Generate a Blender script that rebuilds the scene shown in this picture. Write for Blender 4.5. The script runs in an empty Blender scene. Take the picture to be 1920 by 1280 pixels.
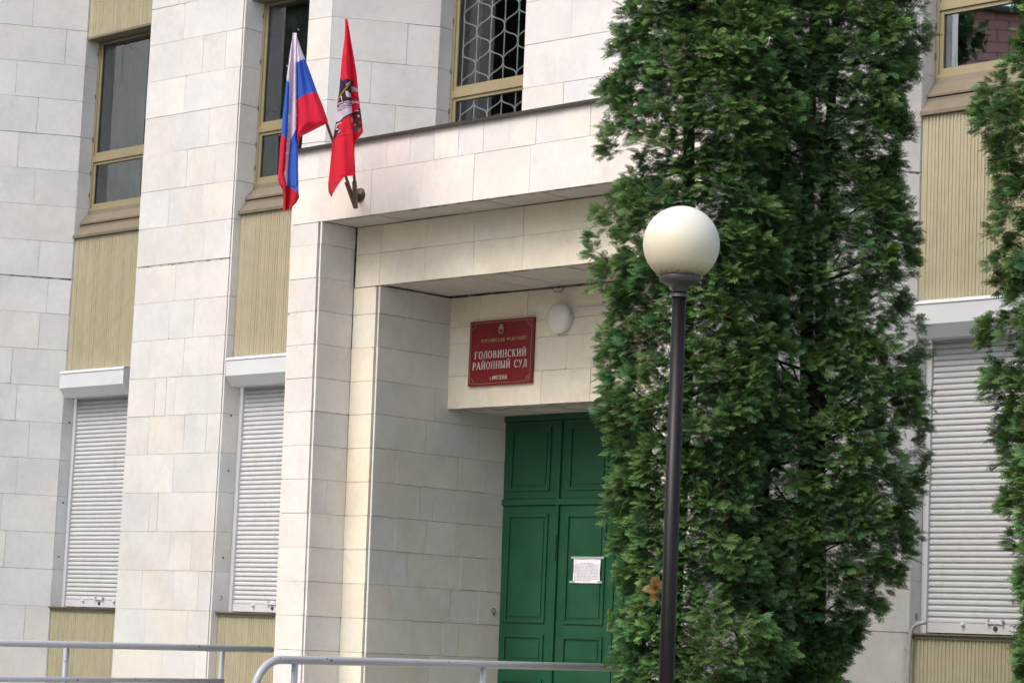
import bpy, bmesh, math, random
import numpy as np
from mathutils import Vector, Matrix
sc = bpy.context.scene
COL = sc.collection
rad = math.radians

# ------------------------------------------------------------------ camera, sky, sun, exposure
EZ = 1.65                                             # eye height above the ground
FPX, CXP, CYP = 4735.0, 960.0, 640.0
PITCH, ROLL = math.atan(581 / FPX), 0.043
Fv = Vector((0, math.cos(PITCH), math.sin(PITCH)))
_R = Vector((1, 0, 0)); _U = Vector((0, -math.sin(PITCH), math.cos(PITCH)))
IR = math.cos(ROLL) * _R + math.sin(ROLL) * _U
IU = -math.sin(ROLL) * _R + math.cos(ROLL) * _U
cam_d = bpy.data.cameras.new('camera'); cam = bpy.data.objects.new('camera', cam_d); COL.objects.link(cam)
cam.matrix_world = Matrix(((IR.x, IU.x, -Fv.x, 0), (IR.y, IU.y, -Fv.y, 0), (IR.z, IU.z, -Fv.z, EZ), (0, 0, 0, 1)))
cam_d.sensor_width = 36; cam_d.lens = FPX / 1920 * 36; cam_d.clip_start = .1; cam_d.clip_end = 2000
sc.camera = cam

SUN_EL, SUN_AZ = rad(50), rad(232)                    # azimuth measured clockwise from +Y
w = bpy.data.worlds.new('World'); sc.world = w; w.use_nodes = True
nt = w.node_tree; nt.nodes.clear()
out = nt.nodes.new('ShaderNodeOutputWorld'); bg = nt.nodes.new('ShaderNodeBackground')
sky = nt.nodes.new('ShaderNodeTexSky'); sky.sky_type = 'NISHITA'; sky.sun_disc = False
sky.sun_elevation = SUN_EL; sky.sun_rotation = SUN_AZ
sky.air_density = 1.0; sky.dust_density = 4.0; sky.ozone_density = .6
hs = nt.nodes.new('ShaderNodeHueSaturation'); hs.inputs['Saturation'].default_value = .92   # thin bright overcast
nt.links.new(sky.outputs[0], hs.inputs['Color']); nt.links.new(hs.outputs[0], bg.inputs[0])
bg.inputs[1].default_value = .15
nt.links.new(bg.outputs[0], out.inputs[0])
sd = bpy.data.lights.new('sun', 'SUN'); sd.energy = .8; sd.angle = rad(28); sd.color = (1, .95, .87)
sun = bpy.data.objects.new('sun', sd); COL.objects.link(sun)
sdir = Vector((math.sin(SUN_AZ) * math.cos(SUN_EL), math.cos(SUN_AZ) * math.cos(SUN_EL), math.sin(SUN_EL)))
sun.rotation_euler = sdir.to_track_quat('Z', 'Y').to_euler()
sc.view_settings.view_transform = 'Standard'; sc.view_settings.look = 'None'
sc.view_settings.exposure = .89; sc.view_settings.gamma = 1
sc.cycles.max_bounces = 8; sc.cycles.transparent_max_bounces = 12

# ------------------------------------------------------------------ building frame of reference
ANG = rad(44.8)
Ux, Uy = math.sin(ANG), -math.cos(ANG)                # along the facade, to the right and nearer
Nx, Ny = -math.cos(ANG), -math.sin(ANG)               # out of the facade, to the left and nearer
def ray(x, y): return Fv + IR * ((x - CXP) / FPX) - IU * ((y - CYP) / FPX)
_d = ray(182, 287); Ox, Oy = _d.x * 28.5 / _d.y, 28.5
def W(u, v, z): return (Ox + u * Ux + v * Nx, Oy + u * Uy + v * Ny, z + EZ)     # z is given from eye level
def onV(x, y, v):
    d = ray(x, y); t = (v + Ox * Nx + Oy * Ny) / (d.x * Nx + d.y * Ny); p = d * t
    return ((p.x - Ox) * Ux + (p.y - Oy) * Uy, v, p.z)
def atY(x, y, Y):
    d = ray(x, y); return Vector((d.x * Y / d.y, Y, d.z * Y / d.y + EZ))

rnd = random.Random(7)
# ------------------------------------------------------------------ materials
def newmat(name):
    m = bpy.data.materials.new(name); m.use_nodes = True
    return m, m.node_tree, m.node_tree.nodes['Principled BSDF']
def N_(t, typ, **kw):
    n = t.nodes.new(typ)
    for k, v in kw.items():
        if k in n.inputs.keys(): n.inputs[k].default_value = v
        else: setattr(n, k, v)
    return n
def coords(t): return N_(t, 'ShaderNodeTexCoord').outputs['Object']
def noise(t, co, scale, detail=4, rough=.55, dist=0):
    n = N_(t, 'ShaderNodeTexNoise'); n.inputs['Scale'].default_value = scale; n.inputs['Detail'].default_value = detail
    n.inputs['Roughness'].default_value = rough; n.inputs['Distortion'].default_value = dist
    t.links.new(co, n.inputs['Vector']); return n.outputs['Fac']
def ramp(t, fac, stops):
    r = N_(t, 'ShaderNodeValToRGB'); e = r.color_ramp.elements
    e[0].position, e[0].color = stops[0][0], (*stops[0][1], 1) if len(stops[0][1]) == 3 else stops[0][1]
    e[1].position, e[1].color = stops[-1][0], (*stops[-1][1], 1) if len(stops[-1][1]) == 3 else stops[-1][1]
    for p, c in stops[1:-1]:
        q = e.new(p); q.color = (*c, 1)
    t.links.new(fac, r.inputs[0]); return r.outputs[0]
def mix(t, fac, a, b, mode='MIX'):
    m = N_(t, 'ShaderNodeMix'); m.data_type = 'RGBA'; m.blend_type = mode
    for s, v in ((0, fac), (6, a), (7, b)):
        if hasattr(v, 'links'): t.links.new(v, m.inputs[s])
        else: m.inputs[s].default_value = v if s == 0 else (*v, 1) if len(v) == 3 else v
    return m.outputs[2]
def g(v): return (v, v, v)
def bump(t, b, h, strength, dist=.01):
    n = N_(t, 'ShaderNodeBump'); n.inputs['Strength'].default_value = strength; n.inputs['Distance'].default_value = dist
    t.links.new(h, n.inputs['Height']); t.links.new(n.outputs[0], b.inputs['Normal'])
def scaled(t, co, s):
    n = N_(t, 'ShaderNodeMapping'); n.inputs['Scale'].default_value = s; t.links.new(co, n.inputs['Vector']); return n.outputs[0]

def stone_mat(name, base, warm=.35, stain=.5):
    m, t, b = newmat(name); co = coords(t)
    at = N_(t, 'ShaderNodeAttribute', attribute_name='Col').outputs['Color']
    c = mix(t, 1.0, base, at, 'MULTIPLY')
    # shifting each block's texture by its tint makes every slab a different cut of stone
    sh = N_(t, 'ShaderNodeVectorMath', operation='MULTIPLY_ADD'); t.links.new(at, sh.inputs[0])
    sh.inputs[1].default_value = (37, 61, 53); t.links.new(co, sh.inputs[2]); cb = sh.outputs[0]
    c = mix(t, 1.0, c, ramp(t, noise(t, cb, 1.7, 3), [(.3, (.90, .905, .92)), (.7, (1.05, 1.04, 1.02))]), 'MULTIPLY')
    c = mix(t, 1.0, c, ramp(t, noise(t, cb, 14, 5, .65), [(.3, g(.95)), (.7, g(1.04))]), 'MULTIPLY')
    c = mix(t, 1.0, c, ramp(t, noise(t, co, 120, 3, .6), [(.3, g(.955)), (.7, g(1.04))]), 'MULTIPLY')
    st = ramp(t, noise(t, scaled(t, co, (1, 1, .6)), .9, 4, .6, .6), [(.54, g(0)), (.70, g(stain * .8))])
    c = mix(t, st, c, mix(t, 1.0, c, (.90, .82, .70), 'MULTIPLY'))
    wet = ramp(t, noise(t, scaled(t, co, (1.6, 1.6, 1.1)), 1.7, 6, .62, .35), [(.58, g(0)), (.64, g(stain * .55))])
    c = mix(t, wet, c, mix(t, 1.0, c, (.84, .81, .78), 'MULTIPLY'))
    run = ramp(t, noise(t, scaled(t, co, (9, 9, .5)), 2.0, 4, .6), [(.60, g(0)), (.80, g(stain * .45))])
    c = mix(t, run, c, mix(t, 1.0, c, (.84, .85, .86), 'MULTIPLY'))
    if stain > .55:
        ef = ramp(t, noise(t, scaled(t, co, (2.2, 2.2, 1.1)), 2.6, 6, .7, 1.6), [(.60, g(0)), (.68, g(.55))])
        c = mix(t, ef, c, (.74, .74, .78))
    pits = ramp(t, noise(t, cb, 60, 2, .5), [(.24, g(.55)), (.30, g(0))])
    c = mix(t, pits, c, mix(t, 1.0, c, (.72, .69, .64), 'MULTIPLY'))
    t.links.new(c, b.inputs['Base Color']); b.inputs['Roughness'].default_value = .62
    h = mix(t, .5, noise(t, co, 160, 4, .7), noise(t, cb, 18, 3, .5)); bump(t, b, h, .35, .004)
    return m
M = {}
M['stone'] = stone_mat('limestone_slabs', (.66, .66, .655))
M['portal'] = stone_mat('cream_limestone_slabs', (.70, .675, .65), stain=.6)
M['inner'] = stone_mat('bounce_tinted_limestone_slabs', (.73, .685, .565), stain=.6)  # portal stone with the porch's warm bounce light put into its colour
M['recess'] = stone_mat('shade_grey_limestone_slabs', (.60, .60, .57), stain=.5)  # portal stone greyed to carry the shade on the recess walls
m, t, b = newmat('joint_mortar'); M['mortar'] = m; co = coords(t)
t.links.new(ramp(t, noise(t, co, 9, 4), [(.36, (.14, .135, .125)), (.58, (.47, .455, .43))]), b.inputs['Base Color']); b.inputs['Roughness'].default_value = .95

def painted(name, col, rough=.4, var=.06, metal=0, sc_=6, bumpy=.15, stops=None):
    m, t, b = newmat(name); co = coords(t)
    c = mix(t, 1.0, col, ramp(t, noise(t, co, sc_, 5, .6), [(.3, g(1 - var)), (.7, g(1 + var * .6))]), 'MULTIPLY')
    t.links.new(c, b.inputs['Base Color']); b.inputs['Roughness'].default_value = rough; b.inputs['Metallic'].default_value = metal
    if bumpy: bump(t, b, noise(t, co, 90, 3), bumpy, .003)
    M[name] = m; return m, t, b
def attr_paint(name, col, rough, metal=0, var=.05):
    m, t, b = painted(name, col, rough, var, metal, 6, 0)
    at = N_(t, 'ShaderNodeAttribute', attribute_name='Col').outputs['Color']
    l = b.inputs['Base Color'].links[0].from_socket
    t.links.new(mix(t, 1.0, l, at, 'MULTIPLY'), b.inputs['Base Color']); return m
attr_paint('gold_cladding', (.545, .50, .355), .38, .2, .08)
painted('gold_frame', (.34, .295, .18), .42, .08, .3, 6, 0)
painted('bronze_sill', (.19, .165, .12), .55, .14, .2, 6, 0)
painted('dark_metal', (.035, .03, .028), .5)
attr_paint('shutter_white', (.57, .585, .61), .42)
m, t, b = M['shutter_white'], M['shutter_white'].node_tree, M['shutter_white'].node_tree.nodes['Principled BSDF']
co = coords(t); l = b.inputs['Base Color'].links[0].from_socket
gr = ramp(t, noise(t, scaled(t, co, (3, 3, 1.2)), 3.2, 5, .7), [(.57, g(0)), (.76, g(.45))])
t.links.new(mix(t, gr, l, (.40, .37, .34)), b.inputs['Base Color'])
painted('box_white', (.62, .65, .685), .4, .05, 0, 3, 0)
m, t, b = painted('door_green', (.0065, .070, .029), .42, .22, 0, 5, .3); co = coords(t); l = b.inputs['Base Color'].links[0].from_socket
sc_ = ramp(t, noise(t, scaled(t, co, (14, 14, 2.5)), 2.2, 5, .7), [(.62, g(0)), (.80, g(.55))])
t.links.new(mix(t, sc_, l, (.035, .11, .065)), b.inputs['Base Color'])
t.links.new(ramp(t, noise(t, co, 4, 4), [(.3, g(.32)), (.7, g(.6))]), b.inputs['Roughness'])
painted('sign_red', (.17, .007, .012), .3, .08)
painted('letter_silver', (.60, .55, .50), .45, .1)
painted('gilt', (.48, .40, .22), .4, .15, .5)
painted('lamp_white', (.72, .71, .66), .32, .04)
painted('paper_white', (.80, .80, .84), .8, .02)
painted('paper_ink', (.42, .42, .47), .8)
painted('tape', (.32, .42, .38), .25)
painted('pole_metal', (.16, .13, .095), .5, .2, .5)
painted('rust_brown', (.07, .03, .02), .5, .3)
painted('pipe_grey', (.36, .37, .38), .5, .12)
painted('brass', (.55, .38, .10), .3, .1, .9)
painted('reveal_white', (.62, .66, .70), .7)
painted('reflection_sheet', (.30, .335, .32), .9, .1)
painted('room_dark', (.05, .05, .048), .9)
painted('grille_white', (.85, .88, .85), .45)
painted('soffit_board', (.50, .475, .44), .7, .10, 0, 4)
painted('cap_metal', (.075, .07, .058), .45, .25, .5)
painted('bark', (.022, .016, .012), .9, .4, 0, 14, .9)
# rail paint: grey blue with chips
m, t, b = painted('rail_paint', (.36, .38, .43), .35, .06); co = coords(t); l = b.inputs['Base Color'].links[0].from_socket
ch = ramp(t, noise(t, co, 23, 2, .4), [(.715, g(0)), (.725, g(1))])
t.links.new(mix(t, ch, l, (.05, .05, .07)), b.inputs['Base Color'])
# lamp post: brownish black gloss paint with vertical runs
m, t, b = painted('post_black', (.022, .019, .018), .4, .2); co = coords(t)
t.links.new(mix(t, ramp(t, noise(t, scaled(t, co, (30, 30, 1.5)), 1, 4), [(.45, g(0)), (.75, g(.7))]), (.005, .0047, .005), (.020, .013, .011)), b.inputs['Base Color'])
b.inputs['Roughness'].default_value = .42; b.inputs['Coat Weight'].default_value = .03; b.inputs['Specular IOR Level'].default_value = .25
m, t, b = painted('collar_grey', (.06, .057, .055), .5, .2)
# globe: milky plastic, yellowed, with a dirty foot
m, t, b = newmat('globe_milk'); M['globe'] = m; co = coords(t)
sx = N_(t, 'ShaderNodeSeparateXYZ'); t.links.new(co, sx.inputs[0])
zz = N_(t, 'ShaderNodeMath', operation='MULTIPLY_ADD'); zz.inputs[1].default_value = 2.4; zz.inputs[2].default_value = .5
t.links.new(sx.outputs[2], zz.inputs[0])
nn = N_(t, 'ShaderNodeMath', operation='MULTIPLY_ADD'); t.links.new(noise(t, scaled(t, co, (60, 60, 5)), 1, 4), nn.inputs[0]); nn.inputs[1].default_value = .09
t.links.new(zz.outputs[0], nn.inputs[2])
t.links.new(ramp(t, nn.outputs[0], [(.0, (.05, .035, .02)), (.135, (.12, .085, .05)), (.195, (.45, .39, .27)), (.3, (.66, .60, .45)), (.52, (.66, .61, .48)), (.62, (.64, .61, .51)), (1, (.62, .61, .56))]), b.inputs['Base Color'])
b.inputs['Roughness'].default_value = .55; b.inputs['Subsurface Weight'].default_value = .3; b.inputs['Subsurface Radius'].default_value = (.08, .07, .05)
b.inputs['Coat Weight'].default_value = .03
# window glass: thin pane, clear with a strong oblique reflection
def glass_mat(name, ior):
    m = bpy.data.materials.new(name); m.use_nodes = True; t = m.node_tree; t.nodes.clear(); M[name] = m
    o_ = N_(t, 'ShaderNodeOutputMaterial'); mx = N_(t, 'ShaderNodeMixShader'); tr = N_(t, 'ShaderNodeBsdfTransparent'); gl = N_(t, 'ShaderNodeBsdfGlossy')
    tr.inputs[0].default_value = (.93, .97, .96, 1); gl.inputs[0].default_value = (.88, .97, 1, 1); gl.inputs['Roughness'].default_value = .012
    fr = N_(t, 'ShaderNodeFresnel'); fr.inputs[0].default_value = ior
    nb = N_(t, 'ShaderNodeBump'); nb.inputs['Strength'].default_value = .02; nb.inputs['Distance'].default_value = .02
    t.links.new(noise(t, coords(t), 2.5, 1), nb.inputs['Height']); t.links.new(nb.outputs[0], gl.inputs['Normal'])
    t.links.new(fr.outputs[0], mx.inputs[0]); t.links.new(tr.outputs[0], mx.inputs[1]); t.links.new(gl.outputs[0], mx.inputs[2]); t.links.new(mx.outputs[0], o_.inputs[0])
glass_mat('glass', 2.9); glass_mat('glass_clear', 1.75); glass_mat('glass_boosted', 7.5)  # extra reflectance on the last, added to brighten the mirrored brick
def cloth_mat(name, rough=.8, tl=.35):
    m = bpy.data.materials.new(name); m.use_nodes = True; t = m.node_tree; t.nodes.clear(); M[name] = m
    o_ = N_(t, 'ShaderNodeOutputMaterial'); mx = N_(t, 'ShaderNodeMixShader'); d = N_(t, 'ShaderNodeBsdfPrincipled'); tr = N_(t, 'ShaderNodeBsdfTranslucent')
    at = N_(t, 'ShaderNodeAttribute', attribute_name='Col').outputs['Color']; co = coords(t)
    d.inputs['Roughness'].default_value = rough; mx.inputs[0].default_value = tl
    t.links.new(at, d.inputs['Base Color']); t.links.new(at, tr.inputs[0])
    if name != 'foliage':
        bb = N_(t, 'ShaderNodeBump'); bb.inputs['Strength'].default_value = .6; bb.inputs['Distance'].default_value = .035
        t.links.new(noise(t, scaled(t, co, (1, 1, .5)), 9, 4, .5, .7), bb.inputs['Height']); t.links.new(bb.outputs[0], d.inputs['Normal'])
    t.links.new(d.outputs[0], mx.inputs[1]); t.links.new(tr.outputs[0], mx.inputs[2]); t.links.new(mx.outputs[0], o_.inputs[0]); return m, d
cloth_mat('flag_cloth')
_m, _dd = cloth_mat('foliage', .55, .3); _dd.inputs['Specular IOR Level'].default_value = .35

# ------------------------------------------------------------------ mesh collector
class MB:
    def __init__(s): s.v, s.f, s.m, s.c, s.mats = [], [], [], [], []
    def mi(s, mat):
        if mat not in s.mats: s.mats.append(mat)
        return s.mats.index(mat)
    def face(s, pts, mat, col=(1, 1, 1)):
        b = len(s.v); s.v += [tuple(p) for p in pts]; s.f.append(tuple(range(b, b + len(pts)))); s.m.append(s.mi(mat)); s.c.append(col)
    def hexa(s, p, mat, col=(1, 1, 1)):                # 8 corners: bottom ring then top ring
        b = len(s.v); s.v += [tuple(q) for q in p]
        for q in ((3, 2, 1, 0), (4, 5, 6, 7), (0, 1, 5, 4), (1, 2, 6, 5), (2, 3, 7, 6), (3, 0, 4, 7)):
            s.f.append(tuple(b + i for i in q)); s.m.append(s.mi(mat)); s.c.append(col)
    def box(s, u0, u1, v0, v1, z0, z1, mat, col=(1, 1, 1), lean=0):    # in building coordinates
        L = lambda z: lean * (3.8 - z)
        s.hexa([W(u + L(z), v, z) for z in (z0, z1) for u, v in ((u0, v0), (u1, v0), (u1, v1), (u0, v1))], mat, col)
    def wbox(s, x0, x1, y0, y1, z0, z1, mat, col=(1, 1, 1)):
        s.hexa([(x, y, z) for z in (z0, z1) for x, y in ((x0, y0), (x1, y0), (x1, y1), (x0, y1))], mat, col)
    def tube(s, pts, r, mat, n=12, col=(1, 1, 1), cap=True):
        pts = [Vector(p) for p in pts]; k = len(pts); rr = r if isinstance(r, (list, tuple)) else [r] * k
        tn = [(pts[min(i + 1, k - 1)] - pts[max(i - 1, 0)]).normalized() for i in range(k)]
        a = tn[0].orthogonal().normalized(); b0 = len(s.v)
        for i in range(k):
            a = (a - tn[i] * a.dot(tn[i])).normalized(); c = tn[i].cross(a)
            for j in range(n):
                th = 2 * math.pi * j / n; s.v.append(tuple(pts[i] + (a * math.cos(th) + c * math.sin(th)) * rr[i]))
        for i in range(k - 1):
            for j in range(n):
                j2 = (j + 1) % n; s.f.append((b0 + i * n + j, b0 + i * n + j2, b0 + (i + 1) * n + j2, b0 + (i + 1) * n + j)); s.m.append(s.mi(mat)); s.c.append(col)
        if cap:
            for i in (0, k - 1): s.f.append(tuple(b0 + i * n + j for j in range(n))); s.m.append(s.mi(mat)); s.c.append(col)
    def lathe(s, c, axis, prof, mat, n=40, col=(1, 1, 1)):   # prof: list of (distance along axis, radius)
        ax = Vector(axis).normalized(); c = Vector(c); a = ax.orthogonal().normalized(); d = ax.cross(a); b0 = len(s.v)
        for h, r in prof:
            for j in range(n):
                th = 2 * math.pi * j / n; s.v.append(tuple(c + ax * h + (a * math.cos(th) + d * math.sin(th)) * max(r, 1e-4)))
        for i in range(len(prof) - 1):
            for j in range(n):
                j2 = (j + 1) % n; s.f.append((b0 + i * n + j, b0 + i * n + j2, b0 + (i + 1) * n + j2, b0 + (i + 1) * n + j)); s.m.append(s.mi(mat)); s.c.append(col)
    def prism(s, prof, u0, u1, mat, col=(1, 1, 1)):    # profile in (v, z) extruded along u
        k = len(prof); b0 = len(s.v)
        for u in (u0, u1): s.v += [W(u, v, z) for v, z in prof]
        for i in range(k):
            j = (i + 1) % k; s.f.append((b0 + i, b0 + j, b0 + k + j, b0 + k + i)); s.m.append(s.mi(mat)); s.c.append(col)
        s.f.append(tuple(range(b0, b0 + k))); s.f.append(tuple(range(b0 + k, b0 + 2 * k))); s.m += [s.mi(mat)] * 2; s.c += [col] * 2
    def build(s, name, parent=None, smooth=False, origin=None, fixn=True):
        me = bpy.data.meshes.new(name)
        ov = Vector(origin) if origin is not None else Vector((0, 0, 0))
        me.from_pydata([(x - ov.x, y - ov.y, z - ov.z) for x, y, z in s.v], [], s.f)
        for q in s.mats: me.materials.append(M[q])
        me.polygons.foreach_set('material_index', s.m)
        ca = me.color_attributes.new('Col', 'FLOAT_COLOR', 'CORNER')
        arr = []
        for f_, c in zip(s.f, s.c): arr += [c[0], c[1], c[2], 1.0] * len(f_)
        ca.data.foreach_set('color', arr)
        if fixn:
            bm = bmesh.new(); bm.from_mesh(me); bmesh.ops.recalc_face_normals(bm, faces=bm.faces); bm.to_mesh(me); bm.free()
        if smooth: me.polygons.foreach_set('use_smooth', [True] * len(me.polygons))
        o = bpy.data.objects.new(name, me); COL.objects.link(o)
        if parent: o.parent = parent; o.matrix_parent_inverse = Matrix.Identity(4)
        if origin is not None:
            o.location = ov if not parent else ov - world_of(parent)
        elif parent: o.location = -world_of(parent)
        return o
def world_of(o):
    l = Vector(o.location)
    while o.parent: o = o.parent; l = l + o.location
    return l
def tag(o, label=None, cat=None, group=None, kind=None):
    if label: o['label'] = label
    if cat: o['category'] = cat
    if group: o['group'] = group
    if kind: o['kind'] = kind
    return o
def thing(name, loc, label, cat, group=None):
    o = bpy.data.objects.new(name, None); COL.objects.link(o); o.location = loc; o.empty_display_size = .2
    return tag(o, label, cat, group)

# ------------------------------------------------------------------ setting
gm = bpy.data.materials.new('ground_mat'); gm.use_nodes = True
def simple(name, stops, scale, rough=.9):
    m, t, b = newmat(name); t.links.new(ramp(t, noise(t, coords(t), scale, 6, .65), stops), b.inputs['Base Color']); b.inputs['Roughness'].default_value = rough
    bump(t, b, noise(t, coords(t), scale * 8, 4), .4, .02); M[name] = m
simple('asphalt', [(.35, (.045, .045, .045)), (.7, (.08, .08, .078))], 3)
simple('lawn', [(.35, (.03, .06, .015)), (.7, (.07, .12, .03))], 4)
simple('paving', [(.35, (.36, .34, .30)), (.7, (.48, .46, .41))], 3)
b_ = MB(); b_.wbox(-600, 600, -600, 900, -.3, 0, 'asphalt'); tag(b_.build('ground'), kind='structure')
b_ = MB(); b_.box(-12, 26, .0, 9, -1.95, -1.53, 'paving'); tag(b_.build('pavement'), kind='structure')
b_ = MB(); b_.box(11.5, 26, 1.2, 6.5, -1.6, -1.50, 'lawn'); b_.box(-12, 5.2, 1.4, 6.5, -1.6, -1.50, 'lawn'); tag(b_.build('lawn'), kind='structure')
b_ = MB()
b_.box(5.6, 11.4, .1, 4.3, -1.7, -1.0, 'paving')
for i in range(3): b_.box(5.6, 11.4, 4.3 + .32 * i, 4.62 + .32 * i, -1.7, -1.14 - .14 * i, 'paving')
tag(b_.build('porch_steps'), kind='structure')

# ------------------------------------------------------------------ the courthouse
court = thing('courthouse', W(8.5, 0, -1.65), 'pale limestone courthouse with zigzag piers, gold cladding strips and a deep entrance portal', 'building')

def tint(r, a=.05, warm=.012):
    k = 1 + r.uniform(-a, a * .7); w_ = r.gauss(0, warm)
    return (k * (1 + w_), k, k * (1 - w_ * 1.4))
def stone(b, P0, P1, levels, wr=(.28, .62), mat='stone', lean=0, joints=None, seed=0, thick=.022, flip=1, a=.038, gap=.0019, rough_rows=()):
    """a slab-clad wall between plan points P0 and P1; levels = joint heights; joints = {row: [positions]}"""
    r = random.Random(seed); L = math.hypot(P1[0] - P0[0], P1[1] - P0[1]); d = ((P1[0] - P0[0]) / L, (P1[1] - P0[1]) / L)
    n = (-d[1] * flip, d[0] * flip)
    ln = lambda z: lean * (3.8 - z)
    def P(s, o, z): return W(P0[0] + d[0] * s + n[0] * o + ln(z), P0[1] + d[1] * s + n[1] * o, z)
    b.hexa([P(s, o, z) for z in (levels[0], levels[-1]) for s, o in ((.03, -.06), (L - .03, -.06), (L - .03, -.006), (.03, -.006))], 'mortar')
    prev = []
    for k in range(len(levels) - 1):
        z0, z1 = levels[k], levels[k + 1]
        if joints and k in joints: cuts = [0] + list(joints[k]) + [L]
        else:
            for _try in range(12):
                cuts = [0]; x = r.uniform(wr[0] * .7, wr[1])
                while x < L - wr[0] * .55:
                    cuts.append(x); x += r.uniform(*wr) if r.random() > .12 else r.uniform(.10, .2)
                cuts.append(L)
                if not any(abs(q - p) < .05 for q in cuts[1:-1] for p in prev): break
        prev = cuts[1:-1]
        row = r.uniform(-.010, .010)
        for i in range(len(cuts) - 1):
            s0, s1 = cuts[i], cuts[i + 1]; gg = gap * r.choice((.25, .5, .8, 1, 1.3)); gz = gap * r.choice((.7, 1, 1.3)); gt = .019 if k + 1 in rough_rows else gz
            c = tint(r, a); c = tuple(x * (1 + row) for x in c); o = r.uniform(-.0022, .0022); tl = r.uniform(-.0012, .0012)
            a0, a1 = s0 + (gg if i else .003), s1 - (gg if i < len(cuts) - 2 else .003)
            if r.random() < .22 and z1 < 7.2:                               # chipped corner
                cs, sg = (a0, 1) if r.random() < .5 else (a1, -1); cz, sz_ = (z0 + gz, 1) if r.random() < .5 else (z1 - gt, -1); q1, q2 = r.uniform(.008, .03), r.uniform(.006, .022)
                b.face([P(cs, .0045, cz), P(cs + sg * q1, .0045, cz), P(cs + sg * q1 * .55, .0045, cz + sz_ * q2 * .45), P(cs, .0045, cz + sz_ * q2)], 'mortar')
            b.hexa([P(s, q, z) for z, tz in ((z0 + gz, tl), (z1 - gt, -tl)) for s, q in ((a0, -thick), (a1, -thick), (a1, o + tz), (a0, o + tz))], mat, c)
def crumbs(b, P0, P1, z, seed, flip=1):
    # broken white filler left in the wide open joint
    r = random.Random(seed); L = math.hypot(P1[0] - P0[0], P1[1] - P0[1]); d = ((P1[0] - P0[0]) / L, (P1[1] - P0[1]) / L); n = (-d[1] * flip, d[0] * flip); s = .01
    while s < L - .03:
        w_ = r.uniform(.006, .03); zz = z - r.uniform(.002, .010); o0 = -.012; h = r.uniform(.004, .010)
        if r.random() < .75: b.hexa([W(P0[0] + d[0] * q + n[0] * o, P0[1] + d[1] * q + n[1] * o, y) for y in (zz - h, zz) for q, o in ((s, -.02), (s + w_, -.02), (s + w_, r.uniform(-.006, -.001)), (s, -.004))], 'stone')
        s += w_ + r.uniform(0, .016)
LV = [.285 + .411 * k for k in range(-5, 18)]                       # main wall courses
def lv(lo, hi): return [z for z in LV if lo - .2 < z < hi + .01]
LP = [-.061 + .2975 * k for k in range(-4, 15)]                     # portal courses
ZT, ZB = LV[-1], LV[0]
FLAT, WEDGE = 'flat', 'wedge'
mods = [(-5.85, WEDGE), (-2.94, FLAT), (-.07, WEDGE), (2.91, FLAT), (5.885, WEDGE), (8.77, FLAT), (11.665, WEDGE), (14.55, FLAT), (17.45, WEDGE)]
for i, (m_, kind) in enumerate(mods):
    b = MB(); sd_ = 100 + i * 9
    LVV = [z for z in LV if z > 4.3] if i == 5 else LV
    if kind == FLAT:
        c, l = (m_, .265), (m_ - 1.545, .35)
        if i != 5: crumbs(b, l, (m_ - .03, .267), LV[14], sd_)
        stone(b, l, (m_ - .030, .2667), LVV, (.34, .85), seed=sd_, flip=1, rough_rows=(14,))
        stone(b, (m_ - 1.545, -.05), l, LVV, (.3, .4), seed=sd_ + 1, flip=1)
        stone(b, (m_, -.05), c, LVV, (.3, .5), seed=sd_ + 2, flip=-1)
        b.face([W(l[0] + .02, l[1] - .03, ZT), W(c[0] - .02, c[1] - .03, ZT), W(c[0] - .02, -.05, ZT), W(l[0] + .02, -.05, ZT)], 'mortar')
    else:
        c, rg, sl, bk = (m_, .19), (m_ - .58, 1.09), (m_ - .876, 1.137), (m_ - 1.545, -.05)
        stone(b, rg, c, LV, (.42, .98), seed=sd_, flip=1, rough_rows=(14,))
        stone(b, sl, rg, LV, (.31, .5), seed=sd_ + 1, flip=1)
        stone(b, bk, sl, LV, (.3, .6), seed=sd_ + 2, flip=1)
        stone(b, (m_, -.05), c, LV, (.3, .5), seed=sd_ + 3, flip=-1)
        b.face([W(*p, ZT) for p in (sl, rg, c, (m_, -.05), bk)], 'mortar')
    tag(b.build('stone_pier', court), 'slab clad pier between window bays' if kind == FLAT else 'angular slab clad pier ending in a sharp ridge')

# --- window bays
def ribs(b, u0, u1, vb, z0, z1, seed):
    """fluted aluminium sheet: narrow flutes grouped at uneven spacing"""
    r = random.Random(seed); pts = [(u0, vb), (u0 + .045, vb)]; u = u0 + .045; i = 0
    while u < u1 - .05:
        p = .0345; d = .008
        a = r.uniform(.9, 1.1)
        pts += [(u + .002, vb + d), (u + .016 * a, vb + d), (u + .019 * a, vb), (u + p, vb)]
        u += p; i += 1
    pts.append((u1, vb)); tone = 1.0
    for k in range(len(pts) - 1):
        (a0, b0), (a1, b1) = pts[k], pts[k + 1]
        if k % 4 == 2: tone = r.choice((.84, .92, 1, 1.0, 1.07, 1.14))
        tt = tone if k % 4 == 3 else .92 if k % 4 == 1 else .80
        b.face([W(a0, b0, z0), W(a1, b1, z0), W(a1, b1, z1), W(a0, b0, z1)], 'gold_cladding', (tt, tt, tt * (1.04 if tone > 1 else .97)))
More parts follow.
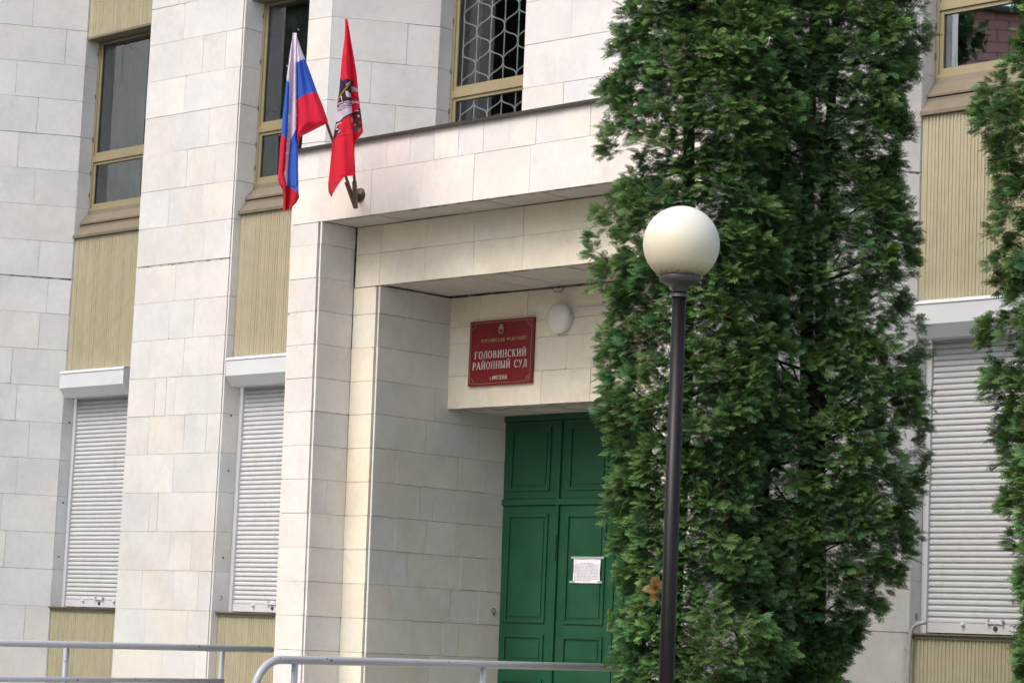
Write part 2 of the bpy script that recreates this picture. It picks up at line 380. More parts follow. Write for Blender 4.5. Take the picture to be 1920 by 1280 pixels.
def bay(i, u0, last=False):
    u1 = u0 + 1.445; sd_ = 400 + i
    # fluted spandrels
    for z0, z1 in ((-1.6, .262), (2.93, 4.44), (6.785, 8.8)):
        if 5 < u0 < 9.5 and z0 < 2.9 and z1 < 6: continue                       # inside the portal
        b = MB(); ribs(b, u0 + .003, u1 - .003, .175, z0, z1, sd_ + int(z0 * 7)); b.box(u0 + .004, u1 - .004, .02, .172, z0 + .002, z1 - .002, 'bronze_sill')
        b.build('cladding_panel', court, fixn=False)
    ground = not (5 < u0 < 9.5)
    # upper window
    fz0, fz1 = 4.79, 6.80
    b = MB(); e = .003
    b.box(u0 + e, u0 + .035, -.06, .02, fz0, fz1, 'gold_frame'); b.box(u0 + .035, u0 + .072, -.05, .008, fz0 + .02, fz1 - .02, 'gold_frame')
    b.box(u1 - .035, u1 - e, -.06, .02, fz0, fz1, 'gold_frame'); b.box(u1 - .072, u1 - .035, -.05, .008, fz0 + .02, fz1 - .02, 'gold_frame')
    b.box(u0 + .035, u1 - .035, -.061, .021, fz0, fz0 + .028, 'gold_frame'); b.box(u0 + .072, u1 - .072, -.051, .012, fz0 + .028, 4.865, 'gold_frame')
    b.box(u0 + .072, u1 - .072, -.051, .006, 5.318, 5.352, 'gold_frame'); b.box(u0 + .035, u1 - .035, -.06, .024, 5.352, 5.418, 'gold_frame')
    b.box(u0 + .072, u1 - .072, -.051, .010, 5.418, 5.462, 'gold_frame')
    b.box(u0 + .072, u1 - .072, -.051, .006, 6.725, 6.76, 'gold_frame'); b.box(u0 + .035, u1 - .035, -.061, .021, 6.76, fz1, 'gold_frame')
    for z in (4.95, 5.2, 5.6, 6.1, 6.6): b.box(u0 - .004, u0 + .012, .02, .030, z, z + .05, 'bronze_sill')      # hinges
    wf = b.build('window', court)
    for z0, z1 in ((4.865, 5.318), (5.462, 6.725)):
        b = MB(); b.face([W(u0 + .072, -.012, z0), W(u1 - .072, -.012, z0), W(u1 - .072, -.012, z1), W(u0 + .072, -.012, z1)], 'glass_clear' if i == 4 else 'glass_boosted' if i == 6 else 'glass'); b.build('pane', wf, fixn=False)
        b = MB()
        for p in ((u0 + .066, u0 + .077), (u1 - .077, u1 - .066)): b.box(*p, -.014, -.004, z0, z1, 'dark_metal')
        b.box(u0 + .077, u1 - .077, -.014, -.004, z0 - .003, z0 + .006, 'dark_metal'); b.box(u0 + .077, u1 - .077, -.014, -.004, z1 - .006, z1 + .003, 'dark_metal')
        b.build('glazing_seal', wf)
    # reveal and room behind
    b = MB()
    b.face([W(u0 + .03, -.06, fz0), W(u0 + .03, -.34, fz0), W(u0 + .03, -.34, fz1), W(u0 + .03, -.06, fz1)], 'reveal_white')
    b.face([W(u1 - .03, -.06, fz0), W(u1 - .03, -.34, fz0), W(u1 - .03, -.34, fz1), W(u1 - .03, -.06, fz1)], 'reveal_white')
    b.face([W(u0 + .03, -.06, fz0), W(u1 - .03, -.06, fz0), W(u1 - .03, -.34, fz0), W(u0 + .03, -.34, fz0)], 'reveal_white')
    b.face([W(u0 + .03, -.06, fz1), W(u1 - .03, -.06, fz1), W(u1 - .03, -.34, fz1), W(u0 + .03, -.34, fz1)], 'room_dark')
    b.build('reveal', wf, fixn=False)
    b = MB(); b.box(u0 - .6, u1 + .6, -2.2, -2.1, 4.3, 7.3, 'room_dark'); b.box(u0 - .7, u0 - .6, -2.2, -.34, 4.3, 7.3, 'room_dark'); b.box(u1 + .6, u1 + .7, -2.2, -.34, 4.3, 7.3, 'room_dark')
    b.box(u0 - .6, u1 + .6, -2.1, -.34, 7.2, 7.3, 'room_dark'); b.box(u0 - .6, u1 + .6, -2.1, -.34, 4.3, 4.4, 'room_dark')
    b.build('room', wf)
    if i in (2, 3):                                                             # grey-green sheet added in place of the wall's reflection
        b = MB(); k = 40; uu0, uu1 = u0 + .05, u0 + (.75 if i == 2 else .8)
        pr = [(uu0 + (uu1 - uu0) * q / k, -.20 + .004 * math.sin(q * 1.3) + .012 * math.sin(q * .5)) for q in range(k + 1)]
        for q in range(k): b.face([W(*pr[q], fz0 + .02), W(*pr[q + 1], fz0 + .02), W(*pr[q + 1], fz1 - .05), W(*pr[q], fz1 - .05)], 'reflection_sheet')
        b.build('reflection_sheet', wf, smooth=True, fixn=False)
    # stepped, sloping metal sill
    b = MB()
    b.prism([(-.02, 4.40), (.03, 4.40), (.03, 4.735), (.022, 4.79), (-.02, 4.79)], u0 + .004, u1 - .004, 'bronze_sill')
    b.prism([(.03, 4.60), (.128, 4.612), (.128, 4.632), (.04, 4.735), (.03, 4.735)], u0 + .003, u1 - .003, 'bronze_sill')
    b.prism([(.03, 4.43), (.215, 4.445), (.215, 4.475), (.12, 4.575), (.12, 4.60), (.03, 4.60)], u0 + .002, u1 - .002, 'bronze_sill')
    b.build('window_sill', court)
    # lintel strip
    b = MB(); b.box(u0 + .002, u1 - .002, -.02, .19, 6.76, 6.785, 'bronze_sill'); b.box(u0 + .01, u1 - .01, .021, .10, 6.80, 6.82, 'dark_metal'); b.build('window_head', court)
    if i == 4:                                                                  # wrought grille behind the glass
        b = MB(); s = .19; h = .3466; base = u0 + .10
        nb_ = 8; zlo, zhi = 4.8, 6.78
        off = 5.475 - .0
        for k in range(nb_): b.tube([W(base + k * s, -.040, zlo), W(base + k * s, -.040, zhi)], .0075, 'grille_white', 6)
        for k in range(nb_ - 1):
            for row in range(-3, 5):
                for sg in (0, 1):
                    zc = off + h * row + (h / 2 if k % 2 else 0)
                    p = []
                    for q in range(17):
                        tt = q / 16; x = .5 + .5 * math.tanh(5.2 * (tt - .5)) / math.tanh(2.6)
                        z = zc + (h / 2) * (tt if sg == 0 else -tt)
                        if zlo < z < zhi: p.append(W(base + (k + x) * s, -.034, z))
                    if len(p) > 2: b.tube(p, .0075, 'grille_white', 6)
            for row in range(-3, 5):
                z = off + h * row + (h / 2 if k % 2 else 0)
                if zlo < z < zhi: b.tube([W(base + k * s, -.038, z - .016), W(base + k * s, -.038, z + .016)], .011, 'grille_white', 6)
        b.build('window_grille', wf)
    if not ground: return
    # roller shutter on the ground floor
    b = MB(); b.box(u0 + .004, u0 + .058, .0, .052, .288, 2.64, 'shutter_white'); gd = None
    z = .288 + .085; prof = []
    sl = MB(); P_ = .0475; zz_ = z; v0 = .018
    while zz_ < 2.64:
        z1 = min(zz_ + P_, 2.66)
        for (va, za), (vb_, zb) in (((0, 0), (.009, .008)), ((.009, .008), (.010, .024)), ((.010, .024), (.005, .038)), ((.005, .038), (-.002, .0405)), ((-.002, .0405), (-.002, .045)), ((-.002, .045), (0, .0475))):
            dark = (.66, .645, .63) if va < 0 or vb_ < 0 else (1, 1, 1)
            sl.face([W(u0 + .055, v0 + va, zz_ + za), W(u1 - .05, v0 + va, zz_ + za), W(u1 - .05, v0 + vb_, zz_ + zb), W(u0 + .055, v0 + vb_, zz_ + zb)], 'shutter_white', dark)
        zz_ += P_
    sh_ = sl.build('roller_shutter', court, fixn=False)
    b.build('guide_rail', sh_); b = MB(); b.box(u1 - .058, u1 - .004, .0, .052, .288, 2.64, 'shutter_white'); b.build('guide_rail', sh_)
    b = MB(); b.box(u0 + .06, u1 - .06, .008, .034, .296, .373, 'shutter_white'); b.build('bottom_bar', sh_)
    b = MB(); uc = (u0 + u1) / 2 - .02
    b.box(uc - .075, uc + .075, .034, .050, .375, .392, 'box_white'); b.box(uc - .075, uc - .055, .034, .062, .372, .41, 'box_white'); b.box(uc + .055, uc + .075, .034, .062, .372, .41, 'box_white')
    b.lathe(W(uc, .032, .338), (Nx, Ny, 0), [(0, .018), (.012, .018), (.013, .001)], 'rust_brown', 14); b.build('lock', sh_)
    for du in (-.30, .28):
        b = MB(); b.lathe(W(uc + du, .034, .362), (Nx, Ny, 0), [(0, .016), (.02, .017), (.03, .012), (.035, .001)], 'box_white', 12, (1, 1, 1)); b.build('stop_knob', sh_)
    b = MB(); bu0, bu1 = u0 + .055, u0 + 1.25
    if i == 6: bu1 = u1 - .03
    b.prism([(.06, 2.915), (.06, 2.62), (.215, 2.62), (.30, 2.722), (.30, 2.88), (.285, 2.89), (.285, 2.915)], bu0, bu1, 'box_white')
    b.prism([(.176, 2.926), (.296, 2.914), (.309, 2.885), (.303, 2.883), (.291, 2.906), (.176, 2.9155)], bu0 - .004, bu1 + .004, 'box_white')
    b.build('shutter_box', sh_)
    b = MB(); b.box(u0 + .002, u1 - .002, -.02, .205, .262, .272, 'bronze_sill'); b.box(u0 + .002, u1 - .002, .0, .225, .2725, .283, 'bronze_sill'); b.box(u0 + .002, u1 - .002, .0, .198, .24, .2615, 'bronze_sill'); b.build('lower_sill', court)
for i, (m_, kind) in enumerate(mods[:-1]): bay(i, m_)
# backing wall so nothing shows through
b = MB(); b.box(-8, 18, -2.6, -2.4, -1.7, 8.8, 'mortar'); b.box(-8, 18, -2.6, .3, 8.78, 8.9, 'mortar'); b.build('rear_wall', court)

# --- portal
RU = 8.75
def mir(u): return 2 * RU - u
pt = MB(); AL = .0205
zA = [z for z in LP if z < 3.6]
# front piers (left leans a touch, as built)
AF = [LP[0]] + [z for z in LP[1:] if z < 3.75]
stone(pt, (6.322, 2.3), (6.690, 2.3), zA + [3.707], (.5, .6), 'portal', lean=.0215, seed=11, flip=1)
stone(pt, (mir(6.727), 2.3), (mir(6.322), 2.3), zA + [3.7], (.5, .6), 'portal', seed=12, flip=1)
stone(pt, (6.31, .0), (6.31, 2.3 - .003), LP + [4.37], (.3, .7), 'portal', lean=.0215, seed=13, flip=1)
stone(pt, (mir(6.31), .0), (mir(6.31), 2.3 - .003), LP + [4.37], (.3, .7), 'portal', seed=14, flip=-1)
# fascia: tall band of wide slabs and a row of narrow ones
fj0 = [8.019 - 6.322 - .64 * k for k in (2, 1, 0)] + [8.66 - 6.322, 9.315 - 6.322, 9.95 - 6.322, 10.6 - 6.322]
fj1 = [8.16 - 6.322 - .302 * k for k in range(5, -1, -1)] + [8.455 - 6.322, 8.753 - 6.322, 9.064 - 6.322, 9.369 - 6.322, 9.667 - 6.322, 9.975 - 6.322, 10.28 - 6.322, 10.58 - 6.322, 10.88 - 6.322]
stone(pt, (6.322, 2.302), (mir(6.322), 2.302), [3.708, 4.106, 4.378], mat='portal', joints={0: fj0, 1: fj1}, seed=15, flip=1, a=.03)
pt.build('portal_front', court)
# jamb from front to second frame, second frame, second fascia
pt = MB()
stone(pt, (6.742, 1.9), (6.742, 2.302), zA + [3.709], (.3, .5), 'portal', lean=.018, seed=16, flip=-1)
stone(pt, (mir(6.742), 1.9), (mir(6.742), 2.298), zA + [3.70], (.3, .5), 'portal', seed=17, flip=1)
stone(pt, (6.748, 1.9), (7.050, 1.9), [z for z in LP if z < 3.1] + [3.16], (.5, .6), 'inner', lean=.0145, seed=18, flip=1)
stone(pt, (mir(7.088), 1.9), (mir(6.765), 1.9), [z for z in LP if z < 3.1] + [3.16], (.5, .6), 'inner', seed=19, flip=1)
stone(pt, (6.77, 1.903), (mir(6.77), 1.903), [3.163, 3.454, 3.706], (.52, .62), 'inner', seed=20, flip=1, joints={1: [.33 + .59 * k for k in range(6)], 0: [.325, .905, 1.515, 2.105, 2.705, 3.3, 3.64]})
pt.build('portal_inner_frame', court)
# recess side walls
pt = MB()
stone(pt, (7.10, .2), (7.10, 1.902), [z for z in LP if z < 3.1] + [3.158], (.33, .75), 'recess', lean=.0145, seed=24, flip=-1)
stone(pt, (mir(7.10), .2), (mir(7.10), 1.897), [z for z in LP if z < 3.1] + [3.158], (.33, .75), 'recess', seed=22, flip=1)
pt.build('recess_wall', court)
pt = MB()
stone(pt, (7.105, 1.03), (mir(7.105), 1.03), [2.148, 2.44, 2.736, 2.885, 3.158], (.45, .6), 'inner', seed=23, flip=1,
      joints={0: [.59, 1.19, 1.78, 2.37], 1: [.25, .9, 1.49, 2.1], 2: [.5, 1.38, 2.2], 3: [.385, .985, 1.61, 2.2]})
pt.box(7.10, mir(7.10), .74, 1.0, 2.15, 3.2, 'mortar'); pt.build('recess_header', court)
# soffits (boards) and cap
def soffit(b, u0, u1, v0, v1, z, n, seed, lean=0):
    r = random.Random(seed); b.box(u0, u1, v0, v1, z + .03, z + .06, 'mortar')
    for k in range(n):
        a0, a1 = u0 + (u1 - u0) * k / n, u0 + (u1 - u0) * (k + 1) / n
        o = r.uniform(-.003, .004); b.box(a0 + .004, a1 - r.choice((.003, .006, .014)), v0 + .001, v1 - .004, z + o, z + .029, 'soffit_board', tint(r, .05))
pt = MB(); soffit(pt, 6.75, mir(6.75), 1.905, 2.275, 3.712, 6, 1); soffit(pt, 7.09, mir(7.09), 1.053, 1.875, 3.17, 9, 2); soffit(pt, 7.10, mir(7.10), .25, 1.005, 2.156, 6, 3); pt.build('soffit', court)
pt = MB(); pt.box(6.29, mir(6.29), 0, 2.335, 4.381, 4.396, 'cap_metal'); pt.box(6.285, mir(6.285), 2.32, 2.34, 4.368, 4.3805, 'cap_metal'); pt.box(6.30, mir(6.30), .0, 2.25, 4.33, 4.379, 'mortar'); pt.build('portal_cap', court)
pt = MB(); pt.box(6.4, 7.07, 0, 1.86, -1.6, 4.3, 'mortar'); pt.box(mir(7.06), mir(6.4), 0, 1.86, -1.6, 4.3, 'mortar'); pt.box(7.08, mir(7.08), 0, 1.85, 3.24, 4.3, 'mortar'); pt.build('portal_core', court)
# door
dr = MB(); DV = .262
for u0_, u1_, z0_, z1_, vv in ((7.085, 7.115, -1, 2.15, .045), (7.835, 7.862, -1, 2.15, .036), (8.545, 8.565, 1.36, 2.15, .036), (7.115, 10.36, 1.33, 1.385, .038), (7.115, 10.36, 2.10, 2.15, .036), (9.248, 9.275, -1, 2.15, .036), (10.355, 10.39, -1, 2.15, .045)):
    dr.box(u0_, u1_, DV - .05, DV + vv + .0007 * (z1_), z0_, z1_, 'door_green', lean=.0 if u0_ > 7.2 else .003)
door = dr.build('entrance_door', court)
def leaf(u0, u1, z0, z1, panels, name):
    b = MB(); b.box(u0 + .003, u1 - .003, DV - .04, DV + .018, z0, z1, 'door_green')
    for (a0, a1, p0, p1) in panels:
        f = .028                                      # moulding frame around a sunk field
        for q in ((a0, a1, p0, p0 + f), (a0, a1, p1 - f, p1), (a0, a0 + f, p0 + f, p1 - f), (a1 - f, a1, p0 + f, p1 - f)):
            b.box(q[0], q[1], DV + .017, DV + .033, q[2], q[3], 'door_green')
        b.box(a0 + .055, a1 - .055, DV + .017, DV + .026, p0 + .055, p1 - .055, 'door_green')
    return b.build(name, door)
for a0, a1 in ((7.12, 7.832), (7.865, 8.551), (8.559, 9.245), (9.278, 10.35)):
    p0, p1 = a0 + .095, a1 - .105
    leaf(a0, a1, -.995, 1.325, [(p0, p1, .27, 1.25), (p0, p1, -.10, .165), (p0, p1, -.88, -.235)], 'door_leaf')
    leaf(a0, a1, 1.39, 2.095, [(p0, p1, 1.46, 2.04)], 'transom_panel')
b = MB(); b.tube([W(7.848, DV + .045, .86), W(7.848, DV + .045, 1.06)], .009, 'door_green', 8); b.tube([W(7.85, DV + .045, .83), W(7.85, DV + .045, .86)], .007, 'dark_metal', 8); b.build('hinge', door)
b = MB(); b.tube([W(8.535, DV + .02, .21), W(8.535, DV + .055, .22), W(8.535, DV + .055, .40), W(8.535, DV + .02, .41)], .008, 'brass', 8); b.build('door_handle', door)
tag(door, 'green panelled double door')

# ------------------------------------------------------------------ lettering
def letter_strokes(ch):
    T, t_ = .125, .06; S = []
    V = lambda x, y0=0, y1=1, th=T: S.append([(x - th / 2, y0), (x + th / 2, y0), (x + th / 2, y1), (x - th / 2, y1)])
    H = lambda x0, x1, y, th=t_: S.append([(x0, y - th / 2), (x1, y - th / 2), (x1, y + th / 2), (x0, y + th / 2)])
    def D(x0, y0, x1, y1, th=T): S.append([(x0 - th / 2, y0), (x0 + th / 2, y0), (x1 + th / 2, y1), (x1 - th / 2, y1)])
    def sf(x, y, w_=.13): H(x - w_, x + w_, y + (.03 if y < .5 else -.03), .06)
    def arc(cx, cy, rx, ry, a0, a1, th=T, n=14):
        for k in range(n):
            a, c = rad(a0 + (a1 - a0) * k / n), rad(a0 + (a1 - a0) * (k + 1) / n)
            S.append([(cx + rx * math.cos(a), cy + ry * math.sin(a)), (cx + rx * math.cos(c), cy + ry * math.sin(c)),
                      (cx + (rx - th) * math.cos(c), cy + (ry - .07) * math.sin(c)), (cx + (rx - th) * math.cos(a), cy + (ry - .07) * math.sin(a))])
    w = .72
    if ch == 'Г': V(.16); H(.16, .62, .965); V(.61, .78, .99, .06); sf(.16, 0); w = .66
    elif ch == 'О': arc(.4, .5, .36, .52, 0, 360, n=24); w = .8
    elif ch == 'Л': D(.13, 0, .30, 1, .08); V(.62); H(.28, .68, .965); sf(.62, 0); sf(.1, 0, .1); w = .76
    elif ch == 'В': V(.16); arc(.26, .74, .36, .26, -90, 90); arc(.26, .27, .42, .27, -90, 90); H(.1, .3, .965); H(.1, .3, .035); H(.16, .3, .5); w = .74
    elif ch in 'ИЙ':
        V(.16); V(.66); D(.20, .12, .62, .88, .08); sf(.16, 0); sf(.16, 1); sf(.66, 0); sf(.66, 1)
        if ch == 'Й': arc(.41, 1.24, .17, .13, 180, 360, .06, 8)
        w = .82
    elif ch == 'Н': V(.16); V(.66); H(.16, .66, .5); sf(.16, 0); sf(.16, 1); sf(.66, 0); sf(.66, 1); w = .82
    elif ch == 'С': arc(.42, .5, .38, .52, 45, 315, n=20); V(.67, .7, .92, .06); w = .74
    elif ch == 'К': V(.16); D(.24, .5, .58, 1, .08); D(.62, 0, .28, .55, .14); sf(.16, 0); sf(.16, 1); sf(.62, 0, .1); sf(.6, 1, .1); w = .74
    elif ch == 'Р': V(.16); arc(.26, .70, .38, .30, -90, 90); H(.1, .28, .965); H(.16, .28, .43); sf(.16, 0); w = .66
    elif ch == 'А': D(.08, 0, .38, 1, .07); D(.68, 0, .38, 1, .15); H(.2, .58, .34); sf(.08, 0, .1); sf(.68, 0, .11); w = .78
    elif ch == 'Ы': V(.16); arc(.24, .28, .34, .28, -90, 90); H(.1, .26, .035); H(.16, .26, .53); V(.76); sf(.16, 1); sf(.76, 0); sf(.76, 1); w = .92
    elif ch == 'У': D(.40, .32, .12, 1, .14); D(.22, 0, .62, 1, .07); sf(.12, 1, .1); sf(.62, 1, .09); arc(.2, .08, .1, .1, 180, 330, .06, 6); w = .7
    elif ch == 'Д': D(.20, .1, .34, 1, .07); V(.60, .06, 1); H(.04, .78, .08); V(.07, -.16, .1, .06); V(.75, -.16, .1, .06); H(.3, .66, .965); w = .84
    elif ch == 'Ф': V(.42); arc(.42, .55, .38, .28, 0, 360, .12, 20); sf(.42, 0); sf(.42, 1); w = .84
    elif ch == 'Е': V(.14); H(.14, .56, .965); H(.14, .48, .5); H(.14, .56, .035); w = .64
    elif ch == 'Ц': V(.14, .05); V(.56, .05); H(.1, .72, .05); V(.70, -.15, .08, .06); w = .76
    elif ch == 'Я': V(.56); arc(.46, .70, .38, .30, 90, 270); H(.44, .6, .965); H(.44, .6, .43); D(.1, 0, .42, .45, .12); w = .7
    elif ch == 'М': V(.14, th=.1); V(.76); D(.45, .15, .16, 1, .1); D(.45, .15, .74, 1, .07); sf(.14, 0, .1); sf(.76, 0, .1); w = .9
    elif ch == 'г': V(.14, 0, .65); H(.14, .42, .62); w = .5
    elif ch == '.': S.append([(.05, 0), (.17, 0), (.17, .12), (.05, .12)]); w = .25
    return S, w
def lettering(b, text, uc, z, h, width, v, mat='letter_silver', sans=False, th=.004):
    tot = 0; items = []
    for ch in text:
        if ch == ' ': tot += .62; continue
        S, w_ = letter_strokes(ch)
        items.append((tot, S)); tot += w_ + .10
    k = width / (tot - .1); u_ = uc - width / 2
    for j, (x0, S) in enumerate(items):
        for q, poly in enumerate(S):
            vv = v + th + .00012 * (q % 9)
            b.face([W(u_ + (x0 + x) * k, vv, z + y * h) for x, y in poly], mat)
            for i in range(len(poly)):
                (xa, ya), (xb, yb) = poly[i], poly[(i + 1) % len(poly)]
                b.face([W(u_ + (x0 + xa) * k, v, z + ya * h), W(u_ + (x0 + xb) * k, v, z + yb * h), W(u_ + (x0 + xb) * k, vv, z + yb * h), W(u_ + (x0 + xa) * k, vv, z + ya * h)], mat)

sg0, sg1, sz0, sz1, SV = 7.408, 8.205, 2.336, 2.918, 1.034
sign = thing('court_sign', W((sg0 + sg1) / 2, SV, sz0), 'square dark red glass plaque with silver Cyrillic lettering above the green door', 'sign')
b = MB(); b.box(sg0, sg1, SV, SV + .028, sz0, sz1, 'sign_red'); b.build('plaque', sign)
FV = SV + .0285
b = MB(); c_ = .055; i_ = .018; th = .0045
def line(b, pts, mat, wd, v=FV, hgt=.0018):
    for (a0, z0), (a1, z1) in zip(pts, pts[1:]):
        dx, dz = a1 - a0, z1 - z0; L = math.hypot(dx, dz) or 1; nx, nz = -dz / L * wd / 2, dx / L * wd / 2
        b.hexa([W(a0 + nx, v, z0 + nz), W(a1 + nx, v, z1 + nz), W(a1 - nx, v, z1 - nz), W(a0 - nx, v, z0 - nz), W(a0 + nx, v + hgt, z0 + nz), W(a1 + nx, v + hgt, z1 + nz), W(a1 - nx, v + hgt, z1 - nz), W(a0 - nx, v + hgt, z0 - nz)], mat)
bx0, bx1, bz0, bz1 = sg0 + i_, sg1 - i_, sz0 + i_, sz1 - i_
def cornerarc(cx, cz, a0, a1, n=7): return [(cx + c_ * math.cos(rad(a0 + (a1 - a0) * k / n)), cz + c_ * math.sin(rad(a0 + (a1 - a0) * k / n))) for k in range(n + 1)]
outl = cornerarc(bx0, bz0, 90, 0) + cornerarc(bx1, bz0, 180, 90) + cornerarc(bx1, bz1, 270, 180) + cornerarc(bx0, bz1, 0, -90)
outl.append(outl[0]); line(b, outl, 'gilt', .0032)
for cx, cz, s1, s2 in ((bx0, bz0, 1, 1), (bx1, bz0, -1, 1), (bx1, bz1, -1, -1), (bx0, bz1, 1, -1)):
    line(b, [(cx + s1 * .004, cz + s2 * .045), (cx + s1 * .004, cz + s2 * .004), (cx + s1 * .045, cz + s2 * .004)], 'gilt', .003)
b.lathe(W(bx1 - .018, FV, bz0 + .02), (Nx, Ny, 0), [(0, .016), (.004, .016), (.006, .010), (.0065, .001)], 'pole_metal', 16)
b.build('border', sign)
b = MB(); uc = (sg0 + sg1) / 2
lettering(b, 'РОССИЙСКАЯ', 7.708, 2.722, .030, .30, FV, 'gilt'); lettering(b, 'ФЕДЕРАЦИЯ', 8.005, 2.725, .030, .245, FV, 'gilt')
lettering(b, 'ГОЛОВИНСКИЙ', uc, 2.578, .066, .65, FV); lettering(b, 'РАЙОННЫЙ СУД', uc, 2.482, .066, .69, FV)
lettering(b, 'г.МОСКВЫ', uc - .01, 2.384, .036, .215, FV)
b.build('lettering', sign, fixn=False)
# two headed eagle on a small shield
b = MB(); ec, ez = uc - .0, 2.83
sh = [(-.042, .055), (.042, .055), (.042, -.035), (.03, -.048), (.008, -.05), (0, -.062), (-.008, -.05), (-.03, -.048), (-.042, -.035), (-.042, .055)]
line(b, [(ec + x, ez + y) for x, y in sh], 'rust_brown', .005)
half = [(0, -.045), (.010, -.038), (.014, -.022), (.028, -.030), (.024, -.016), (.034, -.012), (.026, -.004), (.036, .006), (.027, .012), (.033, .026), (.020, .022), (.016, .030), (.018, .040), (.009, .044), (.006, .034), (.004, .046), (0, .052)]
for s in (1, -1):
    for k in range(1, len(half) - 1):
        b.face([W(ec + s * x, FV + .004 + .0002 * (k % 3), ez + y) for x, y in (half[0], half[k], half[k + 1])] if k < 6 else [W(ec + s * x, FV + .0045 + .0002 * (k % 3), ez + y) for x, y in ((0, .0), half[k], half[k + 1])], 'gilt')
b.build('eagle_emblem', sign, fixn=False)

# round wall lamp
lc = W(8.535, 1.036, 2.88)
lamp = thing('wall_lamp', lc, 'round milky glass bulkhead lamp on the wall to the right of the red sign', 'wall lamp')
b = MB(); b.lathe(lc, (Nx, Ny, 0), [(0, .12), (.03, .128), (.045, .128)], 'box_white', 40); b.build('base', lamp, smooth=True)
b = MB(); b.lathe(lc, (Nx, Ny, 0), [(.045, .131), (.058, .134), (.075, .128), (.092, .108), (.103, .075), (.108, .04), (.110, .001)], 'lamp_white', 40); b.build('glass_cover', lamp, smooth=True)
cb = thing('cable_trunking', W(8.67, 1.036, 3.0), 'thin white cable trunking running right from the round wall lamp', 'cable trunking')
b = MB(); b.box(8.655, mir(7.12), 1.033, 1.047, 2.942, 2.962, 'box_white'); b.build('trunking', cb)
b = MB(); cp = [W(8.40 + .02 * k, 1.05 + .008 * math.sin(k), 3.155 - .04 * math.sin(math.pi * k / 8) + .008 * math.sin(k * 2.2)) for k in range(9)]
b.tube(cp, .003, 'dark_metal', 6); tag(b.build('loose_wire', smooth=True), 'short loose dark wire drooping from the soffit above the lamp', 'wire')
# socket hole with rusty mouth in the recess wall
b = MB(); hp = W(7.135, .36, .36)
b.lathe(hp, (Ux, Uy, 0), [(0, .03), (.012, .034), (.02, .026), (.006, .012), (.004, .001)], 'rust_brown', 14)
b.tube([Vector(hp) + Vector((Ux, Uy, 0)) * .01, Vector(hp) + Vector((Ux * .03, Uy * .03, -.02)), Vector(hp) + Vector((Ux * .02, Uy * .02, -.035))], .008, 'dark_metal', 6)
tag(b.build('pipe_stub'), 'small rusty pipe stub sticking out of the recess wall left of the green door', 'pipe stub')
# paper notice
PV = DV + .026 + .011
pc = onV(1101, 1070, PV); nu0, nu1, nz0, nz1 = pc[0] - .168, pc[0] + .155, pc[2] - .105, pc[2] + .112
pn = thing('paper_notice', W(pc[0], PV, nz0), 'white printed paper notice taped to the green door leaf', 'notice')
b = MB(); k = 8
for q in range(k):
    for r_ in range(k):
        f = lambda a, c: W(nu0 + (nu1 - nu0) * a / k, PV + .003 * math.sin(a * 1.3 + c), nz0 + (nz1 - nz0) * c / k)
        b.face([f(q, r_), f(q + 1, r_), f(q + 1, r_ + 1), f(q, r_ + 1)], 'paper_white')
b.build('sheet', pn, smooth=True, fixn=False)
b = MB(); r = random.Random(5)
for li in range(13):
    z = nz1 - .042 - .0127 * li; u = nu0 + (.09 if li == 0 else .03 if li in (1, 8) else .015); ue = nu1 - (.09 if li == 0 else .015)
    if li in (12,): ue = nu1 - .10
    while u < ue:
        w_ = min(r.uniform(.008, .035), ue - u); b.box(u, u + w_, PV + .004, PV + .0048, z - .0019, z + .0019, 'paper_ink'); u += w_ + r.uniform(.006, .012)
b.build('print', pn)
b = MB(); b.box(nu0 - .028, nu1 + .045, PV + .0052, PV + .006, nz1 - .004, nz1 + .016, 'tape'); b.box(nu0 - .04, nu0 + .02, PV + .0052, PV + .006, nz0 - .002, nz0 + .018, 'tape'); b.box(nu1 - .02, nu1 + .035, PV + .0052, PV + .006, nz0 - .002, nz0 + .018, 'tape'); b.build('tape', pn)

# conduit beside the right shutter
cpn = [onV(1736, 1166, .235), onV(1727, 1167, .235), onV(1718, 1170, .235), onV(1711, 1177, .235), onV(1707, 1190, .235), onV(1705, 1215, .235), onV(1703, 1260, .235), onV(1699, 1400, .235)]
cd_ = thing('conduit', W(cpn[-1][0], .235, -1.5), 'grey bent conduit pipe in the corner beside the right shutter', 'pipe')
b = MB(); b.tube([W(*p) for p in cpn], .017, 'pipe_grey', 10); b.build('pipe', cd_, smooth=True)
b = MB(); p = cpn[5]; b.tube([W(p[0], .235, p[2] + .012), W(p[0], .235, p[2] - .012)], .023, 'pipe_grey', 10); b.box(p[0] - .05, p[0] + .0, .22, .232, p[2] - .008, p[2] + .008, 'pipe_grey'); b.build('clip', cd_)

def onU(x, y, u):
    d = ray(x, y); t = (u + Ox * Ux + Oy * Uy) / (d.x * Ux + d.y * Uy); p = d * t
    return ((p.x - Ox) * Nx + (p.y - Oy) * Ny, p.z)
painted('red_pencil', (.50, .10, .05), .8)
def jline(b, u, pts, wd):
    for (v0, z0), (v1, z1) in zip(pts, pts[1:]):
        dv, dz = v1 - v0, z1 - z0; L = math.hypot(dv, dz); nv, nz = -dz / L * wd / 2, dv / L * wd / 2
        b.hexa([W(u + q, v0 + nv, z0 + nz) if k == 0 else W(u + q, v1 + nv, z1 + nz) if k == 1 else W(u + q, v1 - nv, z1 - nz) if k == 2 else W(u + q, v0 - nv, z0 - nz) for q in (-.002, .0035) for k in range(4)], 'red_pencil')
vv, zz = onU(414, 1121, 2.91); b = MB(); jline(b, 2.911, [(vv + .018, zz + .022), (vv - .016, zz + .022), (vv + .004, zz - .026)], .006)
b.build('painted_mark', court)
